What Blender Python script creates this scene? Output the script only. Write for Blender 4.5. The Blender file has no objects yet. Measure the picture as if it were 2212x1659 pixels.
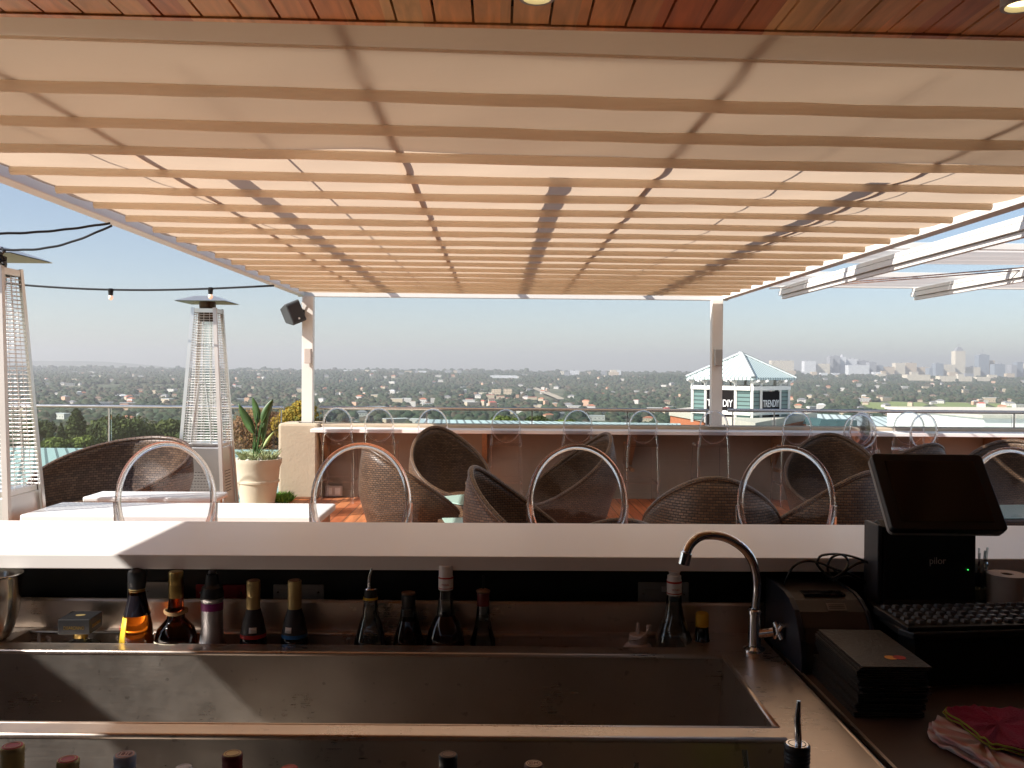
import bpy, math, random
import numpy as np
from mathutils import Vector, Matrix
random.seed(7); rng = np.random.default_rng(7)
sc = bpy.context.scene
COL = sc.collection
R = math.radians
CAMZ = 1.7
# ---------------------------------------------------------------- camera
FPX, CX, CY = 1913.0, 1106.0, 829.5          # focal length and centre in a 2212 px wide frame
dY = Vector((1075-CX, 803-CY, FPX)).normalized()
rx = Vector((1.0, 0.0078, 0.0)); rx.z = -(rx.x*dY.x+rx.y*dY.y)/dY.z; rx.normalize()
dn = dY.cross(rx).normalized()                # world down in camera coordinates (x right, y down, z forward)
if dn.y < 0: dn = -dn
def ray(px, py):
    v = Vector((px-CX, py-CY, FPX))
    return Vector((v.dot(rx), v.dot(dY), -v.dot(dn)))
def P(px, py, Y):
    d = ray(px, py); return Vector((d.x/d.y*Y, Y, CAMZ+d.z/d.y*Y))
def PZ(px, py, z):
    d = ray(px, py); s = (z-CAMZ)/d.z; return Vector((d.x*s, d.y*s, z))
cam_d = bpy.data.cameras.new('camera'); cam = bpy.data.objects.new('camera', cam_d); COL.objects.link(cam)
cam_d.sensor_width = 36; cam_d.lens = 36*FPX/2212; cam_d.clip_start = 0.05; cam_d.clip_end = 60000
right = Vector((rx.x, dY.x, -dn.x)); down = Vector((rx.y, dY.y, -dn.y)); fwd = Vector((rx.z, dY.z, -dn.z))
m = Matrix((( right.x, -down.x, -fwd.x, 0), (right.y, -down.y, -fwd.y, 0), (right.z, -down.z, -fwd.z, CAMZ), (0,0,0,1)))
cam.matrix_world = m
sc.camera = cam
# ---------------------------------------------------------------- world, sun, exposure
SUN = Vector((-1.07, -0.5, 1.0)).normalized()
elev = math.asin(SUN.z); azi = math.atan2(SUN.x, SUN.y)
w = bpy.data.worlds.new('World'); sc.world = w; w.use_nodes = True
nt = w.node_tree; bg = nt.nodes['Background']
sky = nt.nodes.new('ShaderNodeTexSky'); sky.sky_type = 'NISHITA'; sky.sun_disc = False
sky.sun_elevation = elev; sky.sun_rotation = azi; sky.altitude = 1500; sky.air_density = 1.0; sky.dust_density = 2.6; sky.ozone_density = 1.3
tn = nt.nodes.new('ShaderNodeMix'); tn.data_type = 'RGBA'; tn.blend_type = 'MULTIPLY'; tn.inputs[0].default_value = 1; tn.inputs[7].default_value = (1.0, .957, .908, 1)
nt.links.new(sky.outputs[0], tn.inputs[6]); nt.links.new(tn.outputs[2], bg.inputs[0]); bg.inputs[1].default_value = 0.080
sl = bpy.data.lights.new('sun', 'SUN'); sl.energy = 4.6; sl.angle = R(0.5); sl.color = (1.0, 0.94, 0.86)
so = bpy.data.objects.new('sun', sl); COL.objects.link(so); so.rotation_euler = SUN.to_track_quat('Z', 'Y').to_euler()
sc.view_settings.view_transform = 'Standard'; sc.view_settings.look = 'None'
sc.view_settings.exposure = 1.0; sc.view_settings.gamma = 1
cy = sc.cycles
cy.max_bounces = 12; cy.diffuse_bounces = 5; cy.glossy_bounces = 5; cy.transmission_bounces = 10; cy.transparent_max_bounces = 24
cy.volume_bounces = 0; cy.sample_clamp_indirect = 6; cy.use_denoising = True
cy.caustics_refractive = True; cy.caustics_reflective = True; cy.blur_glossy = 1.0
# ---------------------------------------------------------------- materials
MATS = {}
def newmat(name):
    mt = bpy.data.materials.new(name); mt.use_nodes = True
    MATS[name] = mt; return mt, mt.node_tree.nodes, mt.node_tree.links, mt.node_tree.nodes['Principled BSDF']
def mixc(N, L, fac, a, b):
    n = N.new('ShaderNodeMix'); n.data_type = 'RGBA'
    if hasattr(fac, 'is_linked') or hasattr(fac, 'links'): L.new(fac, n.inputs[0])
    else: n.inputs[0].default_value = fac
    for i, c in ((6, a), (7, b)):
        if isinstance(c, tuple): n.inputs[i].default_value = (*c, 1)
        else: L.new(c, n.inputs[i])
    return n.outputs[2]
def simple(name, col, rough=.5, metal=0, var=.12, scale=6, bump=0, spec=.5, stretch=None, coat=0, bscale=None):
    mt, N, L, b = newmat(name)
    b.inputs['Roughness'].default_value = rough; b.inputs['Metallic'].default_value = metal
    b.inputs['Specular IOR Level'].default_value = spec; b.inputs['Coat Weight'].default_value = coat
    tc = N.new('ShaderNodeTexCoord'); mp = N.new('ShaderNodeMapping'); L.new(tc.outputs['Object'], mp.inputs[0])
    if stretch: mp.inputs['Scale'].default_value = stretch
    nz = N.new('ShaderNodeTexNoise'); nz.inputs['Scale'].default_value = scale; nz.inputs['Detail'].default_value = 6; L.new(mp.outputs[0], nz.inputs[0])
    c2 = tuple(max(0, c*(1-var*2)) for c in col); c1 = tuple(min(1, c*(1+var)) for c in col)
    L.new(mixc(N, L, nz.outputs[0], c2, c1), b.inputs['Base Color'])
    rr = N.new('ShaderNodeMapRange'); rr.inputs[3].default_value = max(0, rough-.08); rr.inputs[4].default_value = min(1, rough+.1)
    L.new(nz.outputs[0], rr.inputs[0]); L.new(rr.outputs[0], b.inputs['Roughness'])
    if bump:
        n2 = N.new('ShaderNodeTexNoise'); n2.inputs['Scale'].default_value = bscale or scale*8; n2.inputs['Detail'].default_value = 4; L.new(mp.outputs[0], n2.inputs[0])
        bp = N.new('ShaderNodeBump'); bp.inputs['Strength'].default_value = bump; bp.inputs['Distance'].default_value = .01
        L.new(n2.outputs[0], bp.inputs['Height']); L.new(bp.outputs[0], b.inputs['Normal'])
    return mt
simple('white_top', (.86,.825,.80), .33, var=.02, scale=1.0)
simple('white_paint', (.80,.78,.74), .4, var=.04, scale=5, bump=.05)
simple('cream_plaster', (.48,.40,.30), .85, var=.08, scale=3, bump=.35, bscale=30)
simple('plaster_shaded', (.30,.25,.195), .85, var=.08, scale=2, bump=.25)  # cream plaster again, with the shade below the ledge put into its colour
simple('black_panel', (.012,.012,.013), .45, var=.2, bump=.05)
simple('black_plastic', (.016,.016,.018), .42, var=.2, bump=.05)
simple('dark_plastic', (.035,.035,.042), .5, var=.2, bump=.08)
simple('blue_black', (.02,.025,.04), .45, var=.2)
simple('matt_black', (.010,.010,.010), .75, var=.2)
simple('screen_glass', (.012,.013,.016), .12, var=.1)
simple('grey_plastic', (.42,.41,.39), .5, var=.06)
simple('keycap', (.11,.125,.14), .4, var=.1)
simple('speaker_grey', (.075,.08,.085), .55, var=.15, bump=.1)
simple('red_plate', (.30,.01,.02), .5)
simple('white_plastic', (.75,.74,.72), .35, var=.04)
simple('gold', (.60,.42,.15), .32, 1, var=.1, scale=20)
simple('dull_gold', (.50,.38,.17), .45, .6, var=.15, scale=30)
simple('chrome', (.85,.85,.86), .06, 1, var=.02)
simple('tin', (.72,.70,.66), .2, 1, var=.05, scale=20)
simple('silver_paint', (.45,.45,.48), .38, .8, var=.12, scale=60, bump=.2)
simple('heater_steel', (.78,.76,.73), .3, .85, var=.06, scale=3, bump=.03)
simple('heater_rose', (.68,.63,.59), .38, .5, var=.06, scale=3)
simple('wire', (.85,.85,.84), .42, .7)
simple('rail_steel', (.62,.60,.58), .22, 1, var=.05)
simple('purple', (.22,.01,.16), .4); simple('red_foil', (.50,.025,.03), .4, .1); simple('blue_foil', (.03,.17,.45), .35, .3)
simple('lime', (.35,.42,.05), .5, var=.3, scale=60); simple('yellow', (.75,.48,.03), .45)
simple('yellow_label', (.85,.58,.04), .5); simple('cream_label', (.75,.68,.50), .6); simple('red_ink', (.5,.03,.02), .5)
simple('brown_cap', (.22,.12,.07), .5); simple('cream_cap', (.72,.58,.42), .5, var=.1, scale=60); simple('bluegrey_cap', (.36,.40,.50), .45)
simple('pink_disc', (.65,.45,.42), .5); simple('maroon', (.16,.02,.02), .4)
simple('rope', (.42,.26,.12), .8, var=.3, scale=90, bump=.6)
simple('orange_ink', (.85,.35,.03), .5)
simple('magenta_cloth', (.36,.012,.06), .95, var=.2, scale=30, bump=.8, bscale=300)
simple('lime_cloth', (.34,.34,.04), .95, var=.2, bump=.6, bscale=300)
simple('white_cloth', (.62,.55,.52), .95, var=.15, scale=12, bump=.9, bscale=250)
simple('paper', (.55,.48,.44), .9, var=.04); simple('sticker', (.30,.26,.22), .7)
simple('leather', (.035,.032,.031), .5, var=.2, scale=15, bump=.25)
simple('cable_black', (.012,.012,.014), .35)
simple('pot', (.60,.54,.42), .7, var=.08, scale=6, bump=.15)
simple('pebble', (.62,.60,.56), .8, var=.2, scale=25)
simple('strelitzia', (.055,.12,.03), .4, var=.35, scale=5); simple('leaf_pale', (.33,.42,.13), .5, var=.2, scale=8)
simple('succulent', (.34,.40,.20), .55, var=.3, scale=20); simple('grass_green', (.16,.34,.04), .7, var=.3, scale=12)
simple('bark', (.13,.10,.08), .9, var=.3, scale=8, bump=.5)
simple('brick_red', (.52,.17,.08), .85, var=.15, scale=4, bump=.2)
simple('coping_stone', (.55,.51,.44), .8)
simple('teal_clad', (.17,.27,.24), .6, var=.08); simple('sign_black', (.010,.008,.008), .9, spec=.2)
simple('sign_white', (.78,.78,.78), .5, var=.02)
simple('metal_box', (.42,.40,.37), .5, .2, var=.08); simple('dark_louvre', (.10,.10,.10), .6)
simple('dark_teal', (.05,.10,.11), .5)
simple('tarred', (.05,.05,.05), .9); simple('tan_road', (.38,.33,.25), .95, var=.2, scale=.02)
simple('interior_wall', (.06,.045,.035), .85); simple('interior_floor', (.04,.03,.025), .7)
simple('hood_under', (.30,.34,.26), .5, .4)
simple('burner', (.10,.07,.05), .4, .8)
simple('menu_tan', (.45,.33,.15), .6)
simple('marble_white', (.80,.80,.79), .25, var=.05, scale=2.5)
simple('strap', (.45,.28,.14), .8)
simple('bar_wood', (.10,.065,.045), .45, var=.2, scale=4); simple('printer_brown', (.05,.038,.03), .5, var=.15)
# stainless steel
def steel(name, base, rough, stretch=(1.2,30,30), tint=None):
    mt, N, L, b = newmat(name)
    b.inputs['Metallic'].default_value = .91 if 'dull' in name else .95
    tc = N.new('ShaderNodeTexCoord'); mp = N.new('ShaderNodeMapping'); L.new(tc.outputs['Object'], mp.inputs[0]); mp.inputs['Scale'].default_value = stretch
    n1 = N.new('ShaderNodeTexNoise'); n1.inputs['Scale'].default_value = 14; n1.inputs['Detail'].default_value = 8; L.new(mp.outputs[0], n1.inputs[0])
    n2 = N.new('ShaderNodeTexNoise'); n2.inputs['Scale'].default_value = 5; n2.inputs['Detail'].default_value = 7; n2.inputs['Roughness'].default_value = .7; L.new(tc.outputs['Object'], n2.inputs[0])
    L.new(mixc(N, L, n2.outputs[0], tuple(c*.72 for c in base), tuple(min(1,c*1.15) for c in base)), b.inputs['Base Color'])
    n4 = N.new('ShaderNodeTexNoise'); n4.inputs['Scale'].default_value = 38; n4.inputs['Detail'].default_value = 3; L.new(tc.outputs['Object'], n4.inputs[0])
    gt = N.new('ShaderNodeMapRange'); gt.inputs[1].default_value = .66; gt.inputs[2].default_value = .72; L.new(n4.outputs[0], gt.inputs[0])
    ms = N.new('ShaderNodeMath'); ms.operation = 'MULTIPLY'; ms.inputs[1].default_value = .45 if 'dull' in name else .2; L.new(gt.outputs[0], ms.inputs[0])
    L.new(mixc(N, L, ms.outputs[0], b.inputs['Base Color'].links[0].from_socket, tuple(c*.35 for c in base)), b.inputs['Base Color'])
    ad = N.new('ShaderNodeMath'); ad.operation = 'MULTIPLY_ADD'; L.new(n1.outputs[0], ad.inputs[0]); ad.inputs[1].default_value = .18
    mr = N.new('ShaderNodeMapRange'); L.new(n2.outputs[0], mr.inputs[0]); mr.inputs[1].default_value = .3; mr.inputs[2].default_value = .7; mr.inputs[3].default_value = rough-.14; mr.inputs[4].default_value = rough+.05
    L.new(mr.outputs[0], ad.inputs[2]); L.new(ad.outputs[0], b.inputs['Roughness'])
    bp = N.new('ShaderNodeBump'); bp.inputs['Strength'].default_value = .08; bp.inputs['Distance'].default_value = .002
    L.new(n1.outputs[0], bp.inputs['Height']); L.new(bp.outputs[0], b.inputs['Normal'])
steel('steel', (.78,.68,.60), .28)
steel('steel_dull', (.52,.47,.42), .30)
# fabric
def fabric(name, col, trans, sheer):
    mt, N, L, b = newmat(name); out = N['Material Output']
    tc = N.new('ShaderNodeTexCoord'); nz = N.new('ShaderNodeTexNoise'); nz.inputs['Scale'].default_value = 1.3; nz.inputs['Detail'].default_value = 5; L.new(tc.outputs['Object'], nz.inputs[0])
    c = mixc(N, L, nz.outputs[0], tuple(x*.88 for x in col), col); L.new(c, b.inputs['Base Color']); b.inputs['Roughness'].default_value = .9; b.inputs['Specular IOR Level'].default_value = .1
    tl = N.new('ShaderNodeBsdfTranslucent'); c2 = mixc(N, L, nz.outputs[0], tuple(x*.9 for x in trans), trans); L.new(c2, tl.inputs[0])
    n3 = N.new('ShaderNodeTexNoise'); n3.inputs['Scale'].default_value = 9; n3.inputs['Detail'].default_value = 6; L.new(tc.outputs['Object'], n3.inputs[0])
    bp = N.new('ShaderNodeBump'); bp.inputs['Strength'].default_value = .12; bp.inputs['Distance'].default_value = .02; L.new(n3.outputs[0], bp.inputs['Height'])
    L.new(bp.outputs[0], b.inputs['Normal']); L.new(bp.outputs[0], tl.inputs['Normal'])
    mx = N.new('ShaderNodeMixShader'); mx.inputs[0].default_value = sheer; L.new(b.outputs[0], mx.inputs[1]); L.new(tl.outputs[0], mx.inputs[2]); L.new(mx.outputs[0], out.inputs[0])
fabric('canvas', (.70,.60,.48), (.63,.485,.355), .60)
fabric('canvas_tube', (.86,.77,.65), (.97,.88,.76), .70)
fabric('sheer_roll', (.72,.72,.72), (.8,.8,.8), .4)
# clear plastics / glass
def veil(name, col, open_):
    mt, N, L, b = newmat(name); out = N['Material Output']; b.inputs['Base Color'].default_value = (*col,1); b.inputs['Roughness'].default_value = .9
    tl = N.new('ShaderNodeBsdfTranslucent'); tl.inputs[0].default_value = (*col,1); m1 = N.new('ShaderNodeMixShader'); L.new(b.outputs[0], m1.inputs[1]); L.new(tl.outputs[0], m1.inputs[2])
    tr = N.new('ShaderNodeBsdfTransparent'); m2 = N.new('ShaderNodeMixShader'); m2.inputs[0].default_value = open_; L.new(m1.outputs[0], m2.inputs[1]); L.new(tr.outputs[0], m2.inputs[2]); L.new(m2.outputs[0], out.inputs[0])
veil('canvas_upper', (.72,.68,.62), .03)
def clear(name, tint=(1,1,1), gl=(1,1,1), k=1.0, ior=1.49, extra=0.0, rough=.03):
    mt, N, L, b = newmat(name); out = N['Material Output']; N.remove(b)
    tr = N.new('ShaderNodeBsdfTransparent'); tr.inputs[0].default_value = (*tint, 1)
    g = N.new('ShaderNodeBsdfGlossy'); g.inputs[0].default_value = (*gl, 1); g.inputs['Roughness'].default_value = rough
    fr = N.new('ShaderNodeFresnel'); fr.inputs[0].default_value = ior
    ma = N.new('ShaderNodeMath'); ma.operation = 'MULTIPLY_ADD'; ma.inputs[1].default_value = k; ma.inputs[2].default_value = extra; ma.use_clamp = True; L.new(fr.outputs[0], ma.inputs[0])
    mx = N.new('ShaderNodeMixShader'); L.new(ma.outputs[0], mx.inputs[0]); L.new(tr.outputs[0], mx.inputs[1]); L.new(g.outputs[0], mx.inputs[2]); L.new(mx.outputs[0], out.inputs[0])
clear('clear_panel', (.93,.93,.94), k=.9, extra=.0, rough=.05)
clear('window_glass', (.90,.94,.93), k=.8)
clear('bottle_clear', (.72,.76,.76), k=1.4, extra=.02)
def glass(name, col, rough=.02, ior=1.49):
    mt, N, L, b = newmat(name)
    b.inputs['Base Color'].default_value = (*col, 1); b.inputs['Transmission Weight'].default_value = 1; b.inputs['Roughness'].default_value = rough; b.inputs['IOR'].default_value = ior
glass('acrylic', (.98,.975,.985))
_m = MATS['acrylic']; _N = _m.node_tree.nodes; _L = _m.node_tree.links; _t = _N.new('ShaderNodeBsdfTransparent'); _t.inputs[0].default_value = (.95,.945,.96,1); _x = _N.new('ShaderNodeMixShader'); _x.inputs[0].default_value = .36
_L.new(_N['Principled BSDF'].outputs[0], _x.inputs[1]); _L.new(_t.outputs[0], _x.inputs[2]); _L.new(_x.outputs[0], _N['Material Output'].inputs[0])
glass('amber_glass', (.78,.20,.015)); glass('brown_glass', (.16,.035,.01)); 
simple('dark_liquid', (.02,.008,.006), .08, spec=.7); simple('dark_bottle', (.012,.010,.014), .1, spec=.7); simple('squeeze', (.68,.60,.56), .5)
mt, N, L, b = newmat('aqua_glass'); b.inputs['Base Color'].default_value = (.42,.60,.54,1); b.inputs['Roughness'].default_value = .15
def emit(name, col, s):
    mt, N, L, b = newmat(name); b.inputs['Base Color'].default_value = (.8,.7,.6,1); b.inputs['Emission Color'].default_value = (*col,1); b.inputs['Emission Strength'].default_value = s
emit('bulb_glow', (1,.50,.30), .35); emit('spot_glow', (1,.78,.35), 2.0); emit('led_green', (.05,1,.15), 1.5)
# planks: per-board colours by position
def planks(name, pitch, cols, gap, rough, length=0, grain=(60,2,60)):
    mt, N, L, b = newmat(name); b.inputs['Roughness'].default_value = rough
    tc = N.new('ShaderNodeTexCoord'); sp = N.new('ShaderNodeSeparateXYZ'); L.new(tc.outputs['Object'], sp.inputs[0])
    dv = N.new('ShaderNodeMath'); dv.operation = 'DIVIDE'; L.new(sp.outputs[0], dv.inputs[0]); dv.inputs[1].default_value = pitch
    fl = N.new('ShaderNodeMath'); fl.operation = 'FLOOR'; L.new(dv.outputs[0], fl.inputs[0])
    cx = N.new('ShaderNodeCombineXYZ'); L.new(fl.outputs[0], cx.inputs[0])
    if length:
        of = N.new('ShaderNodeTexWhiteNoise'); of.noise_dimensions = '1D'; L.new(fl.outputs[0], of.inputs['W'])
        ad = N.new('ShaderNodeMath'); ad.operation = 'MULTIPLY_ADD'; L.new(sp.outputs[1], ad.inputs[0]); ad.inputs[1].default_value = 1/length; L.new(of.outputs[0], ad.inputs[2])
        f2 = N.new('ShaderNodeMath'); f2.operation = 'FLOOR'; L.new(ad.outputs[0], f2.inputs[0]); L.new(f2.outputs[0], cx.inputs[1])
    wn = N.new('ShaderNodeTexWhiteNoise'); wn.noise_dimensions = '3D'; L.new(cx.outputs[0], wn.inputs[0])
    rp = N.new('ShaderNodeValToRGB'); L.new(wn.outputs[0], rp.inputs[0]); el = rp.color_ramp.elements
    for i, c in enumerate(cols):
        e = el[i] if i < 2 else el.new(i/(len(cols)-1))
        e.position = i/(len(cols)-1); e.color = (*c, 1)
    mp = N.new('ShaderNodeMapping'); mp.inputs['Scale'].default_value = grain; L.new(tc.outputs['Object'], mp.inputs[0])
    ad2 = N.new('ShaderNodeVectorMath'); ad2.operation = 'MULTIPLY_ADD'; L.new(cx.outputs[0], ad2.inputs[0]); ad2.inputs[1].default_value = (3.7,9.1,1.3); L.new(mp.outputs[0], ad2.inputs[2])
    nz = N.new('ShaderNodeTexNoise'); nz.inputs['Scale'].default_value = 1; nz.inputs['Detail'].default_value = 5; nz.inputs['Distortion'].default_value = 1.2; L.new(ad2.outputs[0], nz.inputs[0])
    mr = N.new('ShaderNodeMapRange'); mr.inputs[1].default_value = .3; mr.inputs[2].default_value = .75; mr.inputs[3].default_value = .62; mr.inputs[4].default_value = 1.12; L.new(nz.outputs[0], mr.inputs[0])
    mu = N.new('ShaderNodeVectorMath'); mu.operation = 'SCALE'; L.new(rp.outputs[0], mu.inputs[0]); L.new(mr.outputs[0], mu.inputs['Scale'])
    if gap:
        fr = N.new('ShaderNodeMath'); fr.operation = 'FRACT'; L.new(dv.outputs[0], fr.inputs[0])
        lt = N.new('ShaderNodeMath'); lt.operation = 'LESS_THAN'; L.new(fr.outputs[0], lt.inputs[0]); lt.inputs[1].default_value = gap/pitch
        L.new(mixc(N, L, lt.outputs[0], mu.outputs[0], (.02,.012,.008)), b.inputs['Base Color'])
    else: L.new(mu.outputs[0], b.inputs['Base Color'])
planks('ceiling_wood', .102, [(.66,.20,.07),(.86,.38,.14),(.92,.48,.18),(.58,.16,.06),(.95,.60,.26),(.84,.40,.15),(.90,.46,.17)], 0, .38, grain=(18,2.2,18))
planks('deck_wood', .145, [(.48,.14,.05),(.62,.21,.08),(.42,.11,.04),(.68,.26,.10)], .009, .5, 2.4, grain=(30,2,30))
planks('bracket_wood', .3, [(.30,.17,.09),(.34,.20,.11)], 0, .5)
# wicker (uv in metres)
def wicker(name, c1, c2, hole, bw=.036, rh=.017):
    mt, N, L, b = newmat(name); out = N['Material Output']; b.inputs['Roughness'].default_value = .42; b.inputs['Specular IOR Level'].default_value = .6
    uv = N.new('ShaderNodeTexCoord')
    br = N.new('ShaderNodeTexBrick'); br.inputs['Scale'].default_value = 1; br.inputs['Brick Width'].default_value = bw; br.inputs['Row Height'].default_value = rh
    br.inputs['Mortar Size'].default_value = .0034; br.inputs['Mortar Smooth'].default_value = .8; br.inputs['Color1'].default_value = (*c1,1); br.inputs['Color2'].default_value = (*c2,1); br.inputs['Mortar'].default_value = (.014,.009,.006,1)
    L.new(uv.outputs['UV'], br.inputs[0])
    nz = N.new('ShaderNodeTexNoise'); nz.inputs['Scale'].default_value = 7; nz.inputs['Detail'].default_value = 4; L.new(uv.outputs['UV'], nz.inputs[0])
    mr = N.new('ShaderNodeMapRange'); mr.inputs[3].default_value = .6; mr.inputs[4].default_value = 1.35; L.new(nz.outputs[0], mr.inputs[0])
    mu = N.new('ShaderNodeVectorMath'); mu.operation = 'SCALE'; L.new(br.outputs[0], mu.inputs[0]); L.new(mr.outputs[0], mu.inputs['Scale']); L.new(mu.outputs[0], b.inputs['Base Color'])
    iv = N.new('ShaderNodeMath'); iv.operation = 'SUBTRACT'; iv.inputs[0].default_value = 1; L.new(br.outputs['Fac'], iv.inputs[1])
    bp = N.new('ShaderNodeBump'); bp.inputs['Strength'].default_value = .9; bp.inputs['Distance'].default_value = .006; L.new(iv.outputs[0], bp.inputs['Height']); L.new(bp.outputs[0], b.inputs['Normal'])
    tr = N.new('ShaderNodeBsdfTransparent'); mh = N.new('ShaderNodeMath'); mh.operation = 'MULTIPLY'; L.new(br.outputs['Fac'], mh.inputs[0]); mh.inputs[1].default_value = hole
    mx = N.new('ShaderNodeMixShader'); L.new(mh.outputs[0], mx.inputs[0]); L.new(b.outputs[0], mx.inputs[1]); L.new(tr.outputs[0], mx.inputs[2]); L.new(mx.outputs[0], out.inputs[0])
wicker('wicker', (.095,.052,.027), (.18,.102,.055), .0)
wicker('wicker_open', (.08,.045,.032), (.18,.11,.07), .2, .050, .024)
# corrugated metal: seams along local x
def seams(name, col, pitch, axis=0):
    mt, N, L, b = newmat(name); b.inputs['Roughness'].default_value = .45
    tc = N.new('ShaderNodeTexCoord'); sp = N.new('ShaderNodeSeparateXYZ'); L.new(tc.outputs['UV'], sp.inputs[0])
    dv = N.new('ShaderNodeMath'); dv.operation = 'DIVIDE'; L.new(sp.outputs[axis], dv.inputs[0]); dv.inputs[1].default_value = pitch
    fr = N.new('ShaderNodeMath'); fr.operation = 'FRACT'; L.new(dv.outputs[0], fr.inputs[0])
    lt = N.new('ShaderNodeMath'); lt.operation = 'LESS_THAN'; L.new(fr.outputs[0], lt.inputs[0]); lt.inputs[1].default_value = .26
    L.new(mixc(N, L, lt.outputs[0], col, tuple(c*.32 for c in col)), b.inputs['Base Color'])
    bp = N.new('ShaderNodeBump'); bp.inputs['Strength'].default_value = .8; bp.inputs['Distance'].default_value = .03; L.new(lt.outputs[0], bp.inputs['Height']); L.new(bp.outputs[0], b.inputs['Normal'])
seams('roof_pale', (.55,.66,.65), .22); seams('roof_teal', (.36,.50,.47), .30); seams('cladding', (.12,.20,.19), .2, 1); seams('roof_white', (.68,.74,.74), .25)
mt, N, L, b = newmat('stripe_cloth'); b.inputs['Roughness'].default_value = .95
tc = N.new('ShaderNodeTexCoord'); wv = N.new('ShaderNodeTexWave'); wv.inputs['Scale'].default_value = 11; wv.inputs['Distortion'].default_value = 1.5; wv.bands_direction = 'DIAGONAL'; L.new(tc.outputs['Object'], wv.inputs[0])
L.new(mixc(N, L, wv.outputs[0], (.60,.52,.50), (.55,.28,.26)), b.inputs['Base Color'])
# far-facade
def facade(name, col, win, fx=4.0, fz=3.4):
    mt, N, L, b = newmat(name); b.inputs['Roughness'].default_value = .7
    tc = N.new('ShaderNodeTexCoord')
    br = N.new('ShaderNodeTexBrick'); br.offset = 0; br.inputs['Scale'].default_value = 1; br.inputs['Brick Width'].default_value = fx; br.inputs['Row Height'].default_value = fz
    br.inputs['Mortar Size'].default_value = .75; br.inputs['Mortar Smooth'].default_value = 0; br.inputs['Color1'].default_value = (*win,1); br.inputs['Color2'].default_value = (*[c*1.5 for c in win],1); br.inputs['Mortar'].default_value = (*col,1)
    L.new(tc.outputs['UV'], br.inputs[0]); L.new(br.outputs[0], b.inputs['Base Color'])
facade('facade_cream', (.88,.80,.64), (.36,.32,.26), 6, 5); facade('facade_white', (.88,.88,.88), (.40,.43,.47), 6, 5)
facade('facade_glass', (.30,.34,.38), (.12,.15,.19), 5, 4.5); facade('facade_tan', (.76,.62,.45), (.34,.27,.20), 6, 5); facade('facade_grey', (.42,.43,.45), (.18,.19,.21), 8, 5)
for nme, c in (('wall_white',(.60,.58,.54)),('wall_cream',(.52,.44,.32)),('wall_peach',(.58,.38,.26)),('roof_terracotta',(.42,.16,.09)),('roof_grey',(.20,.20,.21)),('roof_brown',(.20,.13,.10)),('roof_silver',(.60,.62,.62)),('roof_red',(.48,.10,.08))):
    simple(nme, c, .8, var=.08, scale=.3)
# foliage: colour by a per-plant attribute
def foliage(name, cols, rough=.8, trans=.15, nscale=.35):
    mt, N, L, b = newmat(name); out = N['Material Output']; b.inputs['Roughness'].default_value = rough; b.inputs['Specular IOR Level'].default_value = .2
    at = N.new('ShaderNodeAttribute'); at.attribute_name = 'tint'
    rp = N.new('ShaderNodeValToRGB'); el = rp.color_ramp.elements
    for i, c in enumerate(cols):
        e = el[i] if i < 2 else el.new(i/(len(cols)-1))
        e.position = i/(len(cols)-1); e.color = (*c, 1)
    L.new(at.outputs['Fac'], rp.inputs[0])
    tc = N.new('ShaderNodeTexCoord'); nz = N.new('ShaderNodeTexNoise'); nz.inputs['Scale'].default_value = nscale; nz.inputs['Detail'].default_value = 6; L.new(tc.outputs['Object'], nz.inputs[0])
    mr = N.new('ShaderNodeMapRange'); mr.inputs[1].default_value = .3; mr.inputs[2].default_value = .7; mr.inputs[3].default_value = .55; mr.inputs[4].default_value = 1.4; L.new(nz.outputs[0], mr.inputs[0])
    mu = N.new('ShaderNodeVectorMath'); mu.operation = 'SCALE'; L.new(rp.outputs[0], mu.inputs[0]); L.new(mr.outputs[0], mu.inputs['Scale']); L.new(mu.outputs[0], b.inputs['Base Color'])
    if trans:
        tl = N.new('ShaderNodeBsdfTranslucent'); L.new(mu.outputs[0], tl.inputs[0]); mx = N.new('ShaderNodeMixShader'); mx.inputs[0].default_value = trans
        L.new(b.outputs[0], mx.inputs[1]); L.new(tl.outputs[0], mx.inputs[2]); L.new(mx.outputs[0], out.inputs[0])
foliage('far_foliage', [(.022,.040,.022),(.032,.052,.028),(.045,.062,.032),(.050,.060,.036),(.085,.065,.045),(.05,.07,.035)], trans=0)
foliage('evergreen_leaf', [(.022,.038,.012),(.05,.07,.022),(.10,.115,.035)])
foliage('green_leaf', [(.08,.12,.03),(.14,.18,.04),(.20,.24,.06)])
foliage('autumn_leaf', [(.15,.085,.05),(.24,.13,.075),(.30,.16,.08),(.33,.21,.06)], trans=.3)
foliage('golden_leaf', [(.30,.18,.03),(.40,.26,.04),(.20,.20,.04)], trans=.3)
def ground_mat():
    mt, N, L, b = newmat('terrain'); b.inputs['Roughness'].default_value = .95
    tc = N.new('ShaderNodeTexCoord'); nz = N.new('ShaderNodeTexNoise'); nz.inputs['Scale'].default_value = .006; nz.inputs['Detail'].default_value = 12; L.new(tc.outputs['Object'], nz.inputs[0])
    rp = N.new('ShaderNodeValToRGB'); L.new(nz.outputs[0], rp.inputs[0]); e = rp.color_ramp.elements
    e[0].position = .35; e[0].color = (.045,.06,.025,1); e[1].position = .7; e[1].color = (.16,.14,.08,1); x = e.new(.5); x.color = (.075,.085,.04,1)
    L.new(rp.outputs[0], b.inputs['Base Color'])
ground_mat()
simple('meadow', (.19,.24,.07), .95, var=.15, scale=.01)
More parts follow.
